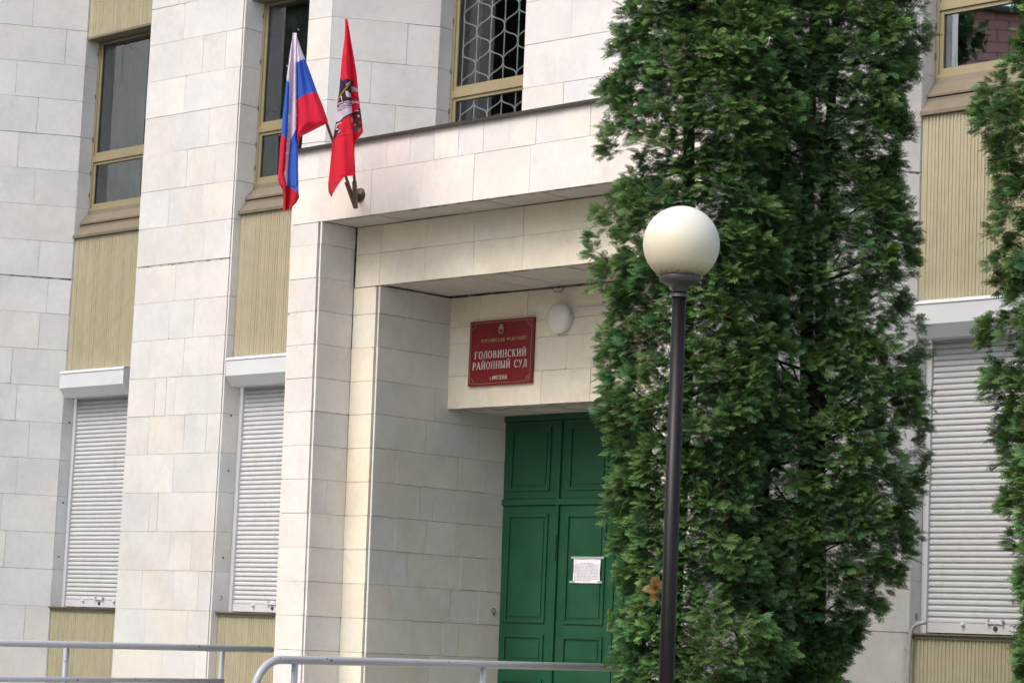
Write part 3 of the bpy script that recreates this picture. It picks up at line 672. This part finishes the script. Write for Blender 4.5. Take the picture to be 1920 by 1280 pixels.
vv, zz = onU(1718, 1155, 11.665); b = MB()
for c_z, rr in ((.014, .011), (-.012, .014)):
    jline(b, 11.666, [(vv + rr * math.cos(q * math.pi / 5), zz + c_z + rr * 1.1 * math.sin(q * math.pi / 5)) for q in range(11)], .005)
b.build('painted_mark', court)
for x, y, u in ((130, 792, -.07), (118, 942, -.07), (110, 1043, -.07), (428, 882, 2.91), (418, 1045, 2.91), (433, 779, 2.91)):
    vv, zz = onU(x, y, u); b = MB(); b.lathe(W(u + .001, vv, zz), (Ux, Uy, 0), [(0, .011), (.004, .011), (.0045, .001)], 'dark_metal', 10); b.build('fixing_plug', court)

# ------------------------------------------------------------------ flags
def interp(tab, y):
    if y <= tab[0][1]: return tab[0][0]
    for (x0, y0), (x1, y1) in zip(tab, tab[1:]):
        if y <= y1: return x0 + (x1 - x0) * (y - y0) / (y1 - y0)
    return tab[-1][0]
def inpoly(x, y, P):
    c = False; j = len(P) - 1
    for i in range(len(P)):
        if (P[i][1] > y) != (P[j][1] > y) and x < (P[j][0] - P[i][0]) * (y - P[i][1]) / (P[j][1] - P[i][1]) + P[i][0]: c = not c
        j = i
    return c
def cloth(left, right, outline, regions, base, vf, y0, y1, nx=56, dy=.8, parent=None):
    b = MB(); ny = int((y1 - y0) / dy); grid = []
    for j in range(ny + 1):
        y = y0 + (y1 - y0) * j / ny; l, r = interp(left, y), interp(right, y); row = []
        for i in range(nx + 1):
            x = l + (r - l) * i / nx; row.append((x, y, len(b.v))); u, v, z = onV(x, y, vf(x, y)); b.v.append(W(u, v, z))
        grid.append(row)
    for j in range(ny):
        for i in range(nx):
            q = (grid[j][i], grid[j][i + 1], grid[j + 1][i + 1], grid[j + 1][i])
            cx, cy = sum(p[0] for p in q) / 4, sum(p[1] for p in q) / 4
            if outline and not inpoly(cx, cy, outline): continue
            c = base
            for P, col in regions:
                if inpoly(cx, cy, P): c = col
            b.f.append(tuple(p[2] for p in q)); b.m.append(b.mi('flag_cloth')); b.c.append(c)
    o = b.build('cloth', parent, smooth=True, fixn=False)
    bm = bmesh.new(); bm.from_mesh(o.data); bmesh.ops.delete(bm, geom=[v for v in bm.verts if not v.link_faces], context='VERTS'); bm.to_mesh(o.data); bm.free()
    return o
def pole(px0, px1, v0, v1, n=2): return W(*onV(*px0, v0)), W(*onV(*px1, v1))
VB0, VB1 = 2.50, 3.25
RED, BLUE, WHITE = (.78, .016, .060), (.040, .145, .66), (.86, .78, .90)
fl1 = thing('russian_flag', W(*onV(667, 388, VB0)), 'white, blue and red striped flag drooping on its pole, left of the two flags', 'flag')
a_, c1 = pole((668, 386), (552, 64), VB0, VB1)
b = MB(); b.tube([a_, c1], .0125, 'pole_metal', 10); b.build('flagpole', fl1, smooth=True)
L1 = [(549, 62), (548, 72), (545, 90), (541, 120), (537, 150), (535, 170), (530, 220), (527, 250), (524, 290), (521, 335), (523, 345), (529, 354), (531, 362), (531, 378), (530, 397)]
R1 = [(556, 62), (557, 70), (565, 92), (573, 113), (583, 140), (594, 171), (605, 198), (613, 221), (615, 228), (613, 232), (600, 238), (575, 251), (564, 256), (559, 275), (559, 320), (560, 360), (561, 370), (556, 380), (548, 388), (531, 397.5)]
G1 = [(556, 60), (556, 100), (556, 262), (559, 275), (560, 400)]              # edge of the front fold
H1 = [(549, 60), (545, 120), (543, 158), (541, 200), (540, 235), (538, 262), (535, 300), (533, 327), (538, 348), (538, 400)]   # edge of the left fold
def v1(x, y):
    l, r_, gx, hx = interp(L1, y), interp(R1, y), interp(G1, y), interp(H1, y)
    t_ = min(max((y - 62) / 330, 0), 1); base = VB1 + .01 - .35 * t_; open_ = min(1, t_ * 6)
    if x > gx and y < 275: s = (x - gx) / max(r_ - gx, 1); return base - .02 + open_ * (.035 + .07 * math.sin(math.pi * min(s * .9, 1)) - .14 * s * s + .02 * math.sin(s * 9))
    if x < hx: s = (hx - x) / max(hx - l, 1); return base + open_ * (.06 + .05 * math.sin(math.pi * min(1, s)) - .03 * s)
    s = (x - hx) / max(gx - hx, 1)
    if y > 350: return base + open_ * (.03 + .04 * math.sin(s * 3 + y * .05))
    return base - open_ * (.045 * math.cos(s * math.pi * 1.0) - .05 * math.sin(math.pi * s)) 
REG1 = [
    ([(556, 118), (566, 112), (576, 112), (600, 168), (594, 171.5), (580, 175), (567, 180), (556, 189)], BLUE),
    ([(556, 189), (567, 180), (580, 175), (597, 171), (640, 230), (560, 300), (558.5, 275), (555.5, 262)], RED),
    ([(500, 149), (537, 149), (541, 154), (543, 160), (541.5, 200), (540, 235), (538, 263), (527, 249), (500, 249)], BLUE),
    ([(500, 249), (527, 249), (538, 263), (534, 318), (532, 327), (538, 350), (500, 420)], RED),
    ([(555.5, 241), (557, 262), (559, 276), (559, 320), (560, 364), (550, 355), (538, 349), (540, 310), (544, 264)], BLUE),
    ([(500, 349), (538, 349), (550, 355), (560, 364), (600, 364), (600, 420), (500, 420)], (.56, .012, .03))]
cl = cloth(L1, R1, None, REG1, WHITE, v1, 62, 397, parent=fl1)

fl2 = thing('moscow_flag', W(*onV(667, 388, VB0)), 'red flag with a white horseman emblem drooping on its pole, right of the two flags', 'flag')
a_, c2 = pole((667, 386), (649, 36), VB0, VB1 - .05)
b = MB(); b.tube([a_, c2], .0125, 'pole_metal', 10); b.build('flagpole', fl2, smooth=True)
L2 = [(647, 37), (646.5, 66), (645, 80), (641, 110), (638, 145), (636, 170), (633, 190), (631, 210), (630, 230), (627, 245), (624, 262), (622.5, 275), (620, 300), (617, 330), (615, 345), (616, 360), (621, 370)]
R2 = [(652, 37), (654, 50), (658, 75), (664, 110), (669, 140), (672, 175), (675, 200), (679, 230), (681, 247), (677, 253), (670, 262), (665, 272), (664.5, 300), (665.5, 329), (646, 331), (642, 336), (633, 349), (625, 362), (621.5, 370)]
C2 = [(649, 36), (653, 70), (656, 110), (657.5, 140), (659, 175), (660, 210), (661, 235), (663, 255), (664, 272), (664, 400)]
def v2(x, y):
    l, r_, gx = interp(L2, y), interp(R2, y), interp(C2, y); t_ = min(max((y - 37) / 330, 0), 1); base = VB1 - .04 - .45 * t_; op = min(1, t_ * 5)
    if x > gx: s = (x - gx) / max(r_ - gx, 1); return base + op * (-.06 + .06 * math.sin(math.pi * min(1, s * .8)))
    s = (gx - x) / max(gx - l, 1)
    k = base + op * (.075 * math.sin(math.pi * min(1, s * .75 + .15)) + .010 * math.sin(s * 10 + y * .03))
    if y > 331: k += .0
    return k
DK, NB, WH, GO, GY = (.045, .018, .024), (.022, .028, .20), (.78, .70, .86), (.50, .32, .04), (.22, .17, .17)
def z9(ox, oy, pts): return [(ox + x / 9.14, oy + y / 9.14) for x, y in pts]
e = lambda *p: z9(600, 140, p)
REG2 = [
    (e((350, 60), (385, 105), (425, 100), (415, 70), (470, 75), (530, 100), (545, 240), (530, 460), (545, 560), (290, 590), (300, 440)), DK),
    (e((350, 90), (385, 130), (395, 190), (370, 220), (340, 200)), NB), (e((430, 70), (470, 85), (480, 120), (440, 140), (420, 110)), NB), (e((335, 220), (350, 290), (320, 330), (318, 260)), NB),
    (e((530, 100), (560, 105), (580, 150), (560, 200), (530, 200)), (.20, .02, .03)),
    (e((445, 170), (515, 112), (520, 130), (450, 190)), WH),
    (e((430, 280), (475, 280), (520, 330), (530, 390), (480, 390), (450, 370), (440, 320)), WH),
    (e((350, 365), (375, 370), (375, 410), (390, 465), (378, 470), (360, 405)), WH),
    (e((300, 510), (330, 480), (400, 470), (400, 480), (330, 500), (300, 530)), WH), (e((400, 470), (480, 445), (540, 460), (540, 472), (470, 462), (410, 485)), WH),
    (e((330, 525), (420, 490), (520, 480), (540, 490), (430, 508), (330, 540)), WH), (e((300, 560), (420, 520), (540, 510), (540, 520), (420, 535), (300, 575)), WH),
    (e((300, 470), (305, 430), (330, 370), (400, 270), (500, 150), (520, 140), (520, 165), (420, 275), (345, 375), (318, 440), (312, 470)), GO),
    (e((538, 200), (600, 220), (650, 255), (655, 300), (600, 290), (542, 290)), WH), (e((545, 240), (650, 268), (650, 274), (545, 250)), GY), (e((545, 265), (650, 288), (650, 293), (545, 273)), GY),
    (e((548, 310), (580, 360), (640, 395), (670, 400), (672, 450), (600, 420), (560, 385), (545, 350)), (.26, .03, .04)),
    (e((550, 450), (610, 460), (660, 465), (675, 500), (610, 485), (570, 500), (550, 525)), WH), (e((550, 520), (580, 498), (620, 490), (660, 500), (620, 500), (575, 512), (552, 540)), DK),
    (e((288, 585), (400, 552), (545, 535), (548, 655), (500, 690), (430, 720), (385, 745), (340, 800), (275, 815)), WH),
    (e((295, 595), (400, 570), (540, 555), (500, 575), (400, 595), (350, 625), (300, 635)), GY),
    (e((300, 600), (540, 562), (540, 568), (300, 612)), WH),
    (e((275, 815), (340, 800), (395, 735), (440, 705), (550, 655), (550, 690), (450, 730), (400, 765), (370, 800), (320, 860), (310, 915), (360, 950), (330, 1010), (290, 1040), (260, 1110), (230, 1140), (245, 1000), (255, 860)), DK),
    (e((285, 850), (360, 815), (370, 825), (310, 855), (275, 915), (262, 915)), WH), (e((262, 930), (300, 922), (318, 935), (300, 950), (265, 945)), WH), (e((335, 950), (355, 955), (310, 1010), (300, 1005)), WH),
    (e((555, 670), (590, 640), (640, 600), (685, 560), (700, 640), (715, 790), (720, 880), (690, 925), (640, 900), (590, 890), (570, 860)), (.10, .03, .035)),
    (e((600, 745), (660, 800), (720, 800), (700, 850), (630, 800)), (.55, .02, .04)), (e((640, 690), (660, 700), (678, 690), (672, 735), (650, 725)), WH), (e((590, 635), (635, 612), (675, 620), (670, 630), (630, 625)), WH),
    (e((570, 885), (600, 830), (612, 845), (632, 882), (600, 862), (580, 895)), WH), (e((548, 720), (565, 800), (548, 815), (545, 740)), WH),
    (e((575, 900), (620, 890), (700, 930), (680, 980), (630, 975), (610, 1010), (590, 1030), (578, 990)), GY),
    (z9(600, 260, [(140, 850), (230, 740), (345, 690), (200, 900), (190, 1000), (150, 940)]), (.50, .05, .07)),
    (e((210, 1160), (240, 1090), (320, 1060), (420, 1035), (580, 1016), (580, 1026), (420, 1048), (320, 1075), (250, 1110)), (.52, .01, .03))]
cloth(L2, R2, None, REG2, (.86, .022, .055), v2, 37, 369.5, parent=fl2)
# wall bracket
bc = onV(676, 366, 2.3)
br = thing('flag_bracket', W(bc[0], 2.3, bc[2]), 'rusty twin socket bracket holding both flagpoles on the portal fascia', 'bracket')
b = MB(); b.lathe(W(bc[0], 2.302, bc[2]), (Nx, Ny, 0), [(0, .062), (.012, .062), (.02, .05), (.024, .02), (.10, .018)], 'rust_brown', 24); b.build('wall_plate', br, smooth=True)
b = MB(); b.tube([W(bc[0], 2.38, bc[2]), W(*onV(664, 372, VB0 + .0))], .018, 'rust_brown', 10)
for p_ in ((552, 64, VB1), (649, 36, VB1 - .05)):
    s0 = Vector(W(*onV(667, 390, VB0))); s1 = Vector(W(*onV(p_[0], p_[1], p_[2]))); dd = (s1 - s0).normalized(); b.tube([s0, s0 + dd * .24], .0205, 'pole_metal', 12)
b.build('socket', br)

# ------------------------------------------------------------------ handrails
def rail_left():
    P = lambda x, y, s: atY(x, y, 21.2 + 2.2 * s)
    t0, t1 = P(-120, 1201.5, -.22), P(510, 1217, 1)
    r = thing('handrail', Vector((t0.x, t0.y, 0)).lerp(Vector((t1.x, t1.y, 0)), .5), 'grey painted tubular railing running along the wall at the lower left', 'railing')
    b = MB(); b.tube([t0, t0.lerp(t1, .5), t1], .029, 'rail_paint', 14); b.build('top_rail', r, smooth=True)
    l0, l1 = P(-120, 1271, -.22), P(418, 1276, .83); b = MB(); b.tube([l0, l1], .022, 'rail_paint', 12); b.build('lower_rail', r, smooth=True)
    for x, s in ((125, .25), (417, .83)):
        top = P(x, 1205 + .0246 * x, s); b = MB(); b.tube([top, Vector((top.x, top.y, .05))], .026, 'rail_paint', 12); b.build('post', r, smooth=True)
rail_left()
def rail_right():
    A0 = atY(528, 1236, 17.9); B0 = atY(1165, 1251, 20.6); d = (B0 - A0).normalized(); dh = Vector((d.x, d.y, 0)).normalized()
    r = thing('handrail', Vector(((A0.x + B0.x) / 2, (A0.y + B0.y) / 2, .4)), 'grey painted handrail with a curved end in front of the portal steps', 'railing')
    pts = []; R_ = .24
    for k in range(12):
        a = rad(90 * k / 11); pts.append(A0 + dh * (R_ - R_ * math.sin(a) - R_) * 1.0 - Vector((0, 0, R_ * (1 - math.cos(a)))))
    pts = list(reversed(pts)); low = pts[0] - Vector((0, 0, .75)) - dh * .08
    b = MB(); b.tube([low] + pts + [A0.lerp(B0, .5), B0], .030, 'rail_paint', 14); b.build('top_rail', r, smooth=True)
    for f in (.035, .56):
        top = A0.lerp(B0, f); b = MB(); b.tube([top, Vector((top.x, top.y, .1))], .024, 'rail_paint', 12); b.build('post', r, smooth=True)
rail_right()

# ------------------------------------------------------------------ street lamp
gc = atY(1277.5, 458, 13.0); pb = atY(1250, 1280, 13.0); px_top = atY(1274, 545, 13.0)
sl_ = thing('street_lamp', (pb.x + .0, 13.0, 0), 'black lamp post with a large yellowed milky globe in front of the conifers', 'street lamp')
GR = .2
def smooth_build(b, n, o=None): return b.build(n, sl_, smooth=True, origin=o)
b = MB(); base = Vector((pb.x - .0, 13, 0)); 
b.tube([base, base.lerp(px_top, .5), px_top], [.0425, .040, .0365], 'post_black', 28); smooth_build(b, 'post')
b = MB(); b.lathe(px_top - Vector((0, 0, .005)), (0, 0, 1), [(-.03, .043), (-.012, .043), (-.010, .034), (-.004, .034), (-.002, .039), (.012, .037), (.026, .042), (.036, .060), (.045, .090), (.052, .106), (.078, .110), (.082, .104), (.083, .02)], 'collar_grey', 36); smooth_build(b, 'collar')
b = MB(); pr = [(-GR * .86, GR * .5)] + [(GR * math.sin(rad(a)), GR * math.cos(rad(a))) for a in range(-58, 91, 4)] + [(GR, .0005)]
b.lathe(gc, (0, 0, 1), pr, 'globe', 56); smooth_build(b, 'globe', gc)

# ------------------------------------------------------------------ conifers
def spray_template(r):
    """flat fan of scaly twigs; x = along, y = across, z = normal. returns quads (n,4,3) and tip weight"""
    Q, Wt = [], []
    def twig(x0, y0, ang, L, wd, tipw):
        c, s = math.cos(ang), math.sin(ang); n = (-s, c); m_ = .6
        p = [(x0, y0), (x0 + c * L * m_ + n[0] * wd / 2, y0 + s * L * m_ + n[1] * wd / 2), (x0 + c * L, y0 + s * L), (x0 + c * L * m_ - n[0] * wd / 2, y0 + s * L * m_ - n[1] * wd / 2)]
        dz = r.uniform(-.004, .004)
        Q.append([(a, b_, -2.2 * (a * a + b_ * b_) + dz * (a / .1)) for a, b_ in p]); Wt.append(tipw)
    def branch(x0, y0, ang, L, wt):
        k = 3 if L > .04 else 2
        twig(x0, y0, ang, L * .62, .0060, wt * .6)
        ex, ey = x0 + math.cos(ang) * L * .5, y0 + math.sin(ang) * L * .5
        twig(ex, ey, ang, L * .55, .0068, wt)
        for q in range(k):
            f = .22 + .26 * q; bx, by = x0 + math.cos(ang) * L * f, y0 + math.sin(ang) * L * f
            sg = 1 if q % 2 else -1; twig(bx, by, ang + sg * rad(r.uniform(24, 42)), L * .46 * (1.1 - f * .4), .0062, wt * .85)
    for k in range(4):
        t_ = k / 4; x = .014 + .075 * t_
        for sgn in (1, -1):
            branch(x, 0, sgn * rad(r.uniform(22, 42)), (.060 - .028 * t_) * r.uniform(.85, 1.2), .45 + .5 * t_)
    twig(0, 0, 0, .08, .006, .2); branch(.065, 0, rad(r.uniform(-8, 8)), .055, 1)
    return np.array(Q), np.array(Wt)
def conifer(name, label, cx, cy, z0, z1, rfun, n_cl, seed, trunks, brown=(), n_holes=16, group='arborvitae trees in front of the courthouse'):
    r = random.Random(seed); rs = np.random.RandomState(seed)
    T = [spray_template(r) for _ in range(8)]; VV, CC = [], []
    tr_ = thing(name, (cx, cy, 0), label, 'tree', group)
    def add_spray(pos, d, up, size, col, tipcol, roll):
        d = d / np.linalg.norm(d); nrm = up - d * (up @ d); nrm /= np.linalg.norm(nrm) + 1e-9; side = np.cross(nrm, d)
        nrm2 = nrm * math.cos(roll) + side * math.sin(roll); side2 = np.cross(nrm2, d)
        Q, Wt = T[r.randrange(8)]
        P = pos + size * (Q[..., 0:1] * d + Q[..., 1:2] * side2 + Q[..., 2:3] * nrm2)
        VV.append(P.reshape(-1, 3)); w_ = Wt[:, None]
        CC.append(col[None, :] * (1 - w_) + tipcol[None, :] * w_)
    up = np.array([0, 0, 1.0])
    # a lumpy crown: boughs, each a plume of sprays
    lumps = [(r.uniform(0, 2 * math.pi), r.uniform(z0, z1), r.uniform(.12, .3), r.uniform(.05, .16)) for _ in range(46)]
    holes = [(r.uniform(0, 2 * math.pi), r.uniform(z0, z1), r.uniform(.07, .16)) for _ in range(n_holes)]
    def rad_at(th, z):
        rr = rfun(z, th)
        bulge = 0
        for lt, lz, ls, la in lumps:
            dt = (th - lt + math.pi) % (2 * math.pi) - math.pi; q = (dt * rr) ** 2 + (z - lz) ** 2
            if q < 4 * ls * ls: bulge += la * math.exp(-q / (ls * ls))
        return rr * .97 + min(bulge, .17) - .05
    for k in range(n_cl):
        th = r.uniform(0, 2 * math.pi) if r.random() < .62 else r.gauss(-math.pi / 2, .75)      # fuller towards the camera, closing the gaps there
        z = z0 + (z1 - z0) * r.random(); R0 = rad_at(th % (2 * math.pi), z)
        if R0 < .1: continue
        skip = False
        for ht, hz, hs_ in holes:
            dt = (th - ht + math.pi) % (2 * math.pi) - math.pi
            if (dt * R0) ** 2 + ((z - hz) * .8) ** 2 < hs_ * hs_ and r.random() < .85: skip = True; break
        if skip: continue
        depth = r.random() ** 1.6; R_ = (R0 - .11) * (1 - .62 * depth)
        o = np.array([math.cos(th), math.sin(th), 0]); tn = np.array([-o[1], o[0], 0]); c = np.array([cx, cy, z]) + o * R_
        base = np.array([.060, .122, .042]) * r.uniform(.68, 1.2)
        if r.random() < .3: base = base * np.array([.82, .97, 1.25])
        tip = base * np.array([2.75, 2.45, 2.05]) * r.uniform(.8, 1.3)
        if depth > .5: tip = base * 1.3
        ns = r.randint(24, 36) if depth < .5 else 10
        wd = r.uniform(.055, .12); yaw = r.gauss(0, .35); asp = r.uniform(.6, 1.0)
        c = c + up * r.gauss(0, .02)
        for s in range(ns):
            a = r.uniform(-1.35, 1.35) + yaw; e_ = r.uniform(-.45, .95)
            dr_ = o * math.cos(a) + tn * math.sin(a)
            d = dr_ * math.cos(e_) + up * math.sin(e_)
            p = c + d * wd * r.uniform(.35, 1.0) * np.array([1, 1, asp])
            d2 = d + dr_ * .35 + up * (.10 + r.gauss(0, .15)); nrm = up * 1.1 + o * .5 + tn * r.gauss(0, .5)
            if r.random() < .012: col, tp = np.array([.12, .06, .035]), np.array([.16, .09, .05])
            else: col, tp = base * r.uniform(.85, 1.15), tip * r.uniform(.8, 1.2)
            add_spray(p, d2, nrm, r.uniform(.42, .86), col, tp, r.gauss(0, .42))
    for (bx, by, bz, s_) in brown:
        for s in range(26): add_spray(np.array([bx, by, bz]) + rs.normal(0, s_ * .3, 3), rs.normal(0, 1, 3) + np.array([0, -.4, -.4]), up, .62, np.array([.26, .14, .05]), np.array([.36, .21, .08]), r.uniform(0, 3))
    V = np.concatenate(VV); C = np.concatenate(CC); nf = len(C)
    me = bpy.data.meshes.new('foliage'); me.vertices.add(len(V)); me.loops.add(nf * 4); me.polygons.add(nf)
    loc = np.array([cx, cy, 0]); me.vertices.foreach_set('co', (V - loc).astype(np.float32).ravel())
    me.loops.foreach_set('vertex_index', np.arange(nf * 4, dtype=np.int32)); me.polygons.foreach_set('loop_start', np.arange(0, nf * 4, 4, dtype=np.int32)); me.polygons.foreach_set('loop_total', np.full(nf, 4, dtype=np.int32))
    me.update(calc_edges=True); me.materials.append(M['foliage'])
    ca = me.color_attributes.new('Col', 'FLOAT_COLOR', 'CORNER'); cc = np.ones((nf, 4, 4), np.float32); cc[:, :, :3] = C[:, None, :]; ca.data.foreach_set('color', cc.ravel())
    o = bpy.data.objects.new('crown', me); COL.objects.link(o); o.parent = tr_
    # trunks with limbs
    b = MB()
    for (tx, ty, lean_, rad_) in trunks:
        pts = [Vector((tx + lean_ * q / 8 + .03 * math.sin(q * 1.3 + tx * 9), ty + .03 * math.cos(q * 1.7), z1 * .93 * q / 8)) for q in range(9)]
        b.tube(pts, [rad_ * (1 - .1 * q) for q in range(9)], 'bark', 9)
        for q in range(70):
            z = r.uniform(z0 - .1, z1 * .9); f = z / (z1 * .93) * 8; i0 = min(int(f), 7); p = pts[i0].lerp(pts[i0 + 1], f - i0); th = r.uniform(0, 6.283)
            L = rfun(z, th) * r.uniform(.5, .85); e_ = p + Vector((math.cos(th) * L, math.sin(th) * L, L * r.uniform(.1, .7)))
            b.tube([p, p.lerp(e_, .5) + Vector((0, 0, -.04)), e_], [.014, .009, .004], 'bark', 5, cap=False)
    b.build('trunk', tr_, smooth=True)
    return tr_
# radii follow the silhouettes: (height, radius)
def table(tab):
    tab = sorted(tab)
    def f(z):
        if z <= tab[0][0]: return tab[0][1]
        for (a, ra), (c, rc) in zip(tab, tab[1:]):
            if z <= c: return ra + (rc - ra) * (z - a) / (c - a)
        return tab[-1][1]
    return f
def edge_table(pts, cxp, Y, sign):
    out_ = []
    for x, y in pts:
        p = atY(x, y, Y); q = atY(cxp, y, Y); out_.append((p.z, abs(p.x - atY(cxp, 640, Y).x)))
    return out_
Y1, Y2, Y3 = 16.2, 16.7, 15.6
tl = edge_table([(1150, 0), (1112, 100), (1106, 200), (1105, 270), (1150, 320), (1115, 400), (1105, 470), (1120, 590), (1090, 700), (1095, 830), (1115, 900), (1112, 980), (1135, 1050), (1155, 1120), (1130, 1180), (1150, 1250), (1175, 1320)], 1295, Y1, -1)
top1 = max(z for z, _ in tl); tl += [(top1 + 1.2, .62), (top1 + 2.6, .40), (top1 + 3.6, .10), (.9, .42), (.55, .25)]
f1 = table([(z_, r_ * 1.035) for z_, r_ in tl])
tr2 = edge_table([(1735, -60), (1728, 0), (1742, 100), (1735, 200), (1730, 280), (1705, 350), (1745, 450), (1750, 500), (1722, 600), (1740, 700), (1745, 780), (1760, 890), (1745, 1000), (1728, 1070), (1690, 1140), (1630, 1190), (1600, 1260), (1590, 1310)], 1535, Y2, 1)
top2 = max(z for z, _ in tr2); tr2 += [(top2 + 1.2, .60), (top2 + 2.4, .40), (top2 + 3.4, .1)]
f2 = table(tr2)
tr3 = edge_table([(1905, -40), (1905, 40), (1875, 110), (1813, 230), (1838, 330), (1816, 450), (1833, 540), (1813, 620), (1818, 700), (1838, 800), (1860, 900), (1860, 1000), (1878, 1080), (1883, 1180), (1893, 1280)], 2010, Y3, -1)
top3 = max(z for z, _ in tr3); tr3 += [(top3 + 1.2, .55), (top3 + 2.2, .35), (top3 + 3.2, .1), (.7, .3)]
f3 = table(tr3)
c1x = atY(1295, 640, Y1).x; c2x = atY(1535, 640, Y2).x; c3x = atY(2010, 640, Y3).x
def side(fn, s, other): return lambda z, th: fn(z) * (1 if math.cos(th) * s > -.2 else other)
side1 = lambda z, th: f1(z) * (1 if math.cos(th) < .2 else 1.10 + .62 * min(1, max(0, (2.6 - z) / .8)))
tA = atY(1425, 1100, Y1 + .3); tB = atY(1492, 1280, Y2 - .1)
bn = atY(1230, 1100, Y1 - .62)
conifer('arborvitae_tree', 'tall dense arborvitae right behind the lamp post, nearest the green door', c1x, Y1, .5, top1 + 3.4, side1, 3500, 3,
        [(c1x - .05, Y1, .0, .07), (tA.x, tA.y, .03, .055)], brown=[(bn.x, bn.y, bn.z, .05)], n_holes=9)
conifer('arborvitae_tree', 'airy arborvitae with a bare lower trunk, second from the right edge, beside the white shutter', c2x, Y2, .9, top2 + 3.2, side(f2, 1, 1.12), 3700, 8,
        [(tB.x, tB.y, .02, .07), (c2x + .02, Y2 + .1, .06, .06)], n_holes=22)
conifer('arborvitae_tree', 'arborvitae cut off by the right edge of the picture, overlapping the right window', c3x, Y3, .5, top3 + 3, side(f3, -1, 1.0), 2500, 21,
        [(c3x, Y3, .0, .07)])

# ------------------------------------------------------------------ across the street (seen mirrored in the panes)
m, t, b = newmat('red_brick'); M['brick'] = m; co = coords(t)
bk = N_(t, 'ShaderNodeTexBrick'); bk.inputs['Scale'].default_value = 1.0; bk.inputs['Color1'].default_value = (.85, .40, .31, 1); bk.inputs['Color2'].default_value = (.80, .36, .27, 1); bk.inputs['Mortar'].default_value = (.42, .20, .16, 1)  # sunlight on the facade is put into these raised brick colours
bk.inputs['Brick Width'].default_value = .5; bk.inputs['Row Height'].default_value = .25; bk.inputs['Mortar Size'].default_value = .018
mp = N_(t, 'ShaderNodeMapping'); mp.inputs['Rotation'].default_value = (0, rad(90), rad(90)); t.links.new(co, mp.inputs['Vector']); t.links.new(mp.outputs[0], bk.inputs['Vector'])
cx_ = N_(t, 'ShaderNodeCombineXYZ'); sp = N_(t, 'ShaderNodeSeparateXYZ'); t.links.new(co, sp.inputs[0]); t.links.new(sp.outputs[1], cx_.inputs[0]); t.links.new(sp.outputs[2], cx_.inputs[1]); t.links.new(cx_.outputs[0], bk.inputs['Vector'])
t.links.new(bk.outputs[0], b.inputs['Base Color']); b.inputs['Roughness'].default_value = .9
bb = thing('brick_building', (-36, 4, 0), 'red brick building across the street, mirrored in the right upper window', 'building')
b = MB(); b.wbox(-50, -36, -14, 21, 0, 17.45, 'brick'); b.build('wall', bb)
b = MB(); b.wbox(-50.3, -35.7, -14.3, 21.3, 17.45, 17.6, 'cap_metal'); b.build('roof', bb)
for yy in range(-11, 20, 5):
    for zz0 in (1.5, 5.0, 8.5, 12.0):
        if zz0 > 9 and yy > 8: continue
        b = MB(); b.wbox(-36.02, -35.97, yy, yy + 1.5, zz0, zz0 + 1.8, 'room_dark'); b.wbox(-36, -35.9, yy - .1, yy + 1.6, zz0 - .12, zz0, 'paving'); b.build('window', bb)
def leafy(x, y, h, R, seed, label, n):
    r = np.random.RandomState(seed); o = thing('broadleaf_tree', (x, y, 0), label, 'tree', 'trees across the street')
    cl_ = r.normal(0, 1, (60, 3)); cl_ /= np.linalg.norm(cl_, axis=1)[:, None]; cl_ *= (r.rand(60, 1) ** .4) * R * .9; cl_[:, 2] = cl_[:, 2] * .9 + h - R
    P = cl_[r.randint(0, 60, n)] + r.normal(0, R * .17, (n, 3)); a = r.normal(0, 1, (n, 3)); a /= np.linalg.norm(a, axis=1)[:, None]; c = np.cross(a, r.normal(0, 1, (n, 3))); c /= np.linalg.norm(c, axis=1)[:, None]
    s = r.uniform(.09, .19, (n, 1)); V = np.stack([P - a * s, P + c * s * .5, P + a * s, P - c * s * .5], 1).reshape(-1, 3)
    me = bpy.data.meshes.new('crown'); me.from_pydata(V.tolist(), [], [tuple(range(4 * i, 4 * i + 4)) for i in range(n)]); me.materials.append(M['foliage'])
    ca = me.color_attributes.new('Col', 'FLOAT_COLOR', 'CORNER'); k = np.repeat(r.uniform(.7, 1.3, n), 4); cc = np.ones((n * 4, 4), np.float32); cc[:, 0] = .045 * k; cc[:, 1] = .085 * k; cc[:, 2] = .025 * k; ca.data.foreach_set('color', cc.ravel())
    q = bpy.data.objects.new('crown', me); COL.objects.link(q); q.parent = o
    b = MB(); b.tube([(x, y, 0), (x + .2, y + .1, h * .4), (x + .1, y, h * .8)], [.28, .2, .07], 'bark', 10)
    for k in range(9):
        th = k * .8; b.tube([(x + .15, y, h * .35 + k * .3), (x + math.cos(th) * R * .5, y + math.sin(th) * R * .5, h * .6 + k * .2)], [.09, .03], 'bark', 6)
    b.build('trunk', o, smooth=True)
leafy(-21, 26.3, 20, 6.8, 1, 'tall leafy tree across the street, mirrored in the left upper window', 42000)
leafy(-26, 36, 21, 6.5, 2, 'broad leafy tree across the street, farthest along, mirrored beside the flags', 26000)
leafy(-27, 22.2, 20, 3.7, 3, 'leafy tree next to the brick building, mirrored in the window with the grille', 18000)
leafy(-29, 14.75, 15.7, .62, 4, 'slim leafy tree in front of the brick building, mirrored in the right upper window', 900)
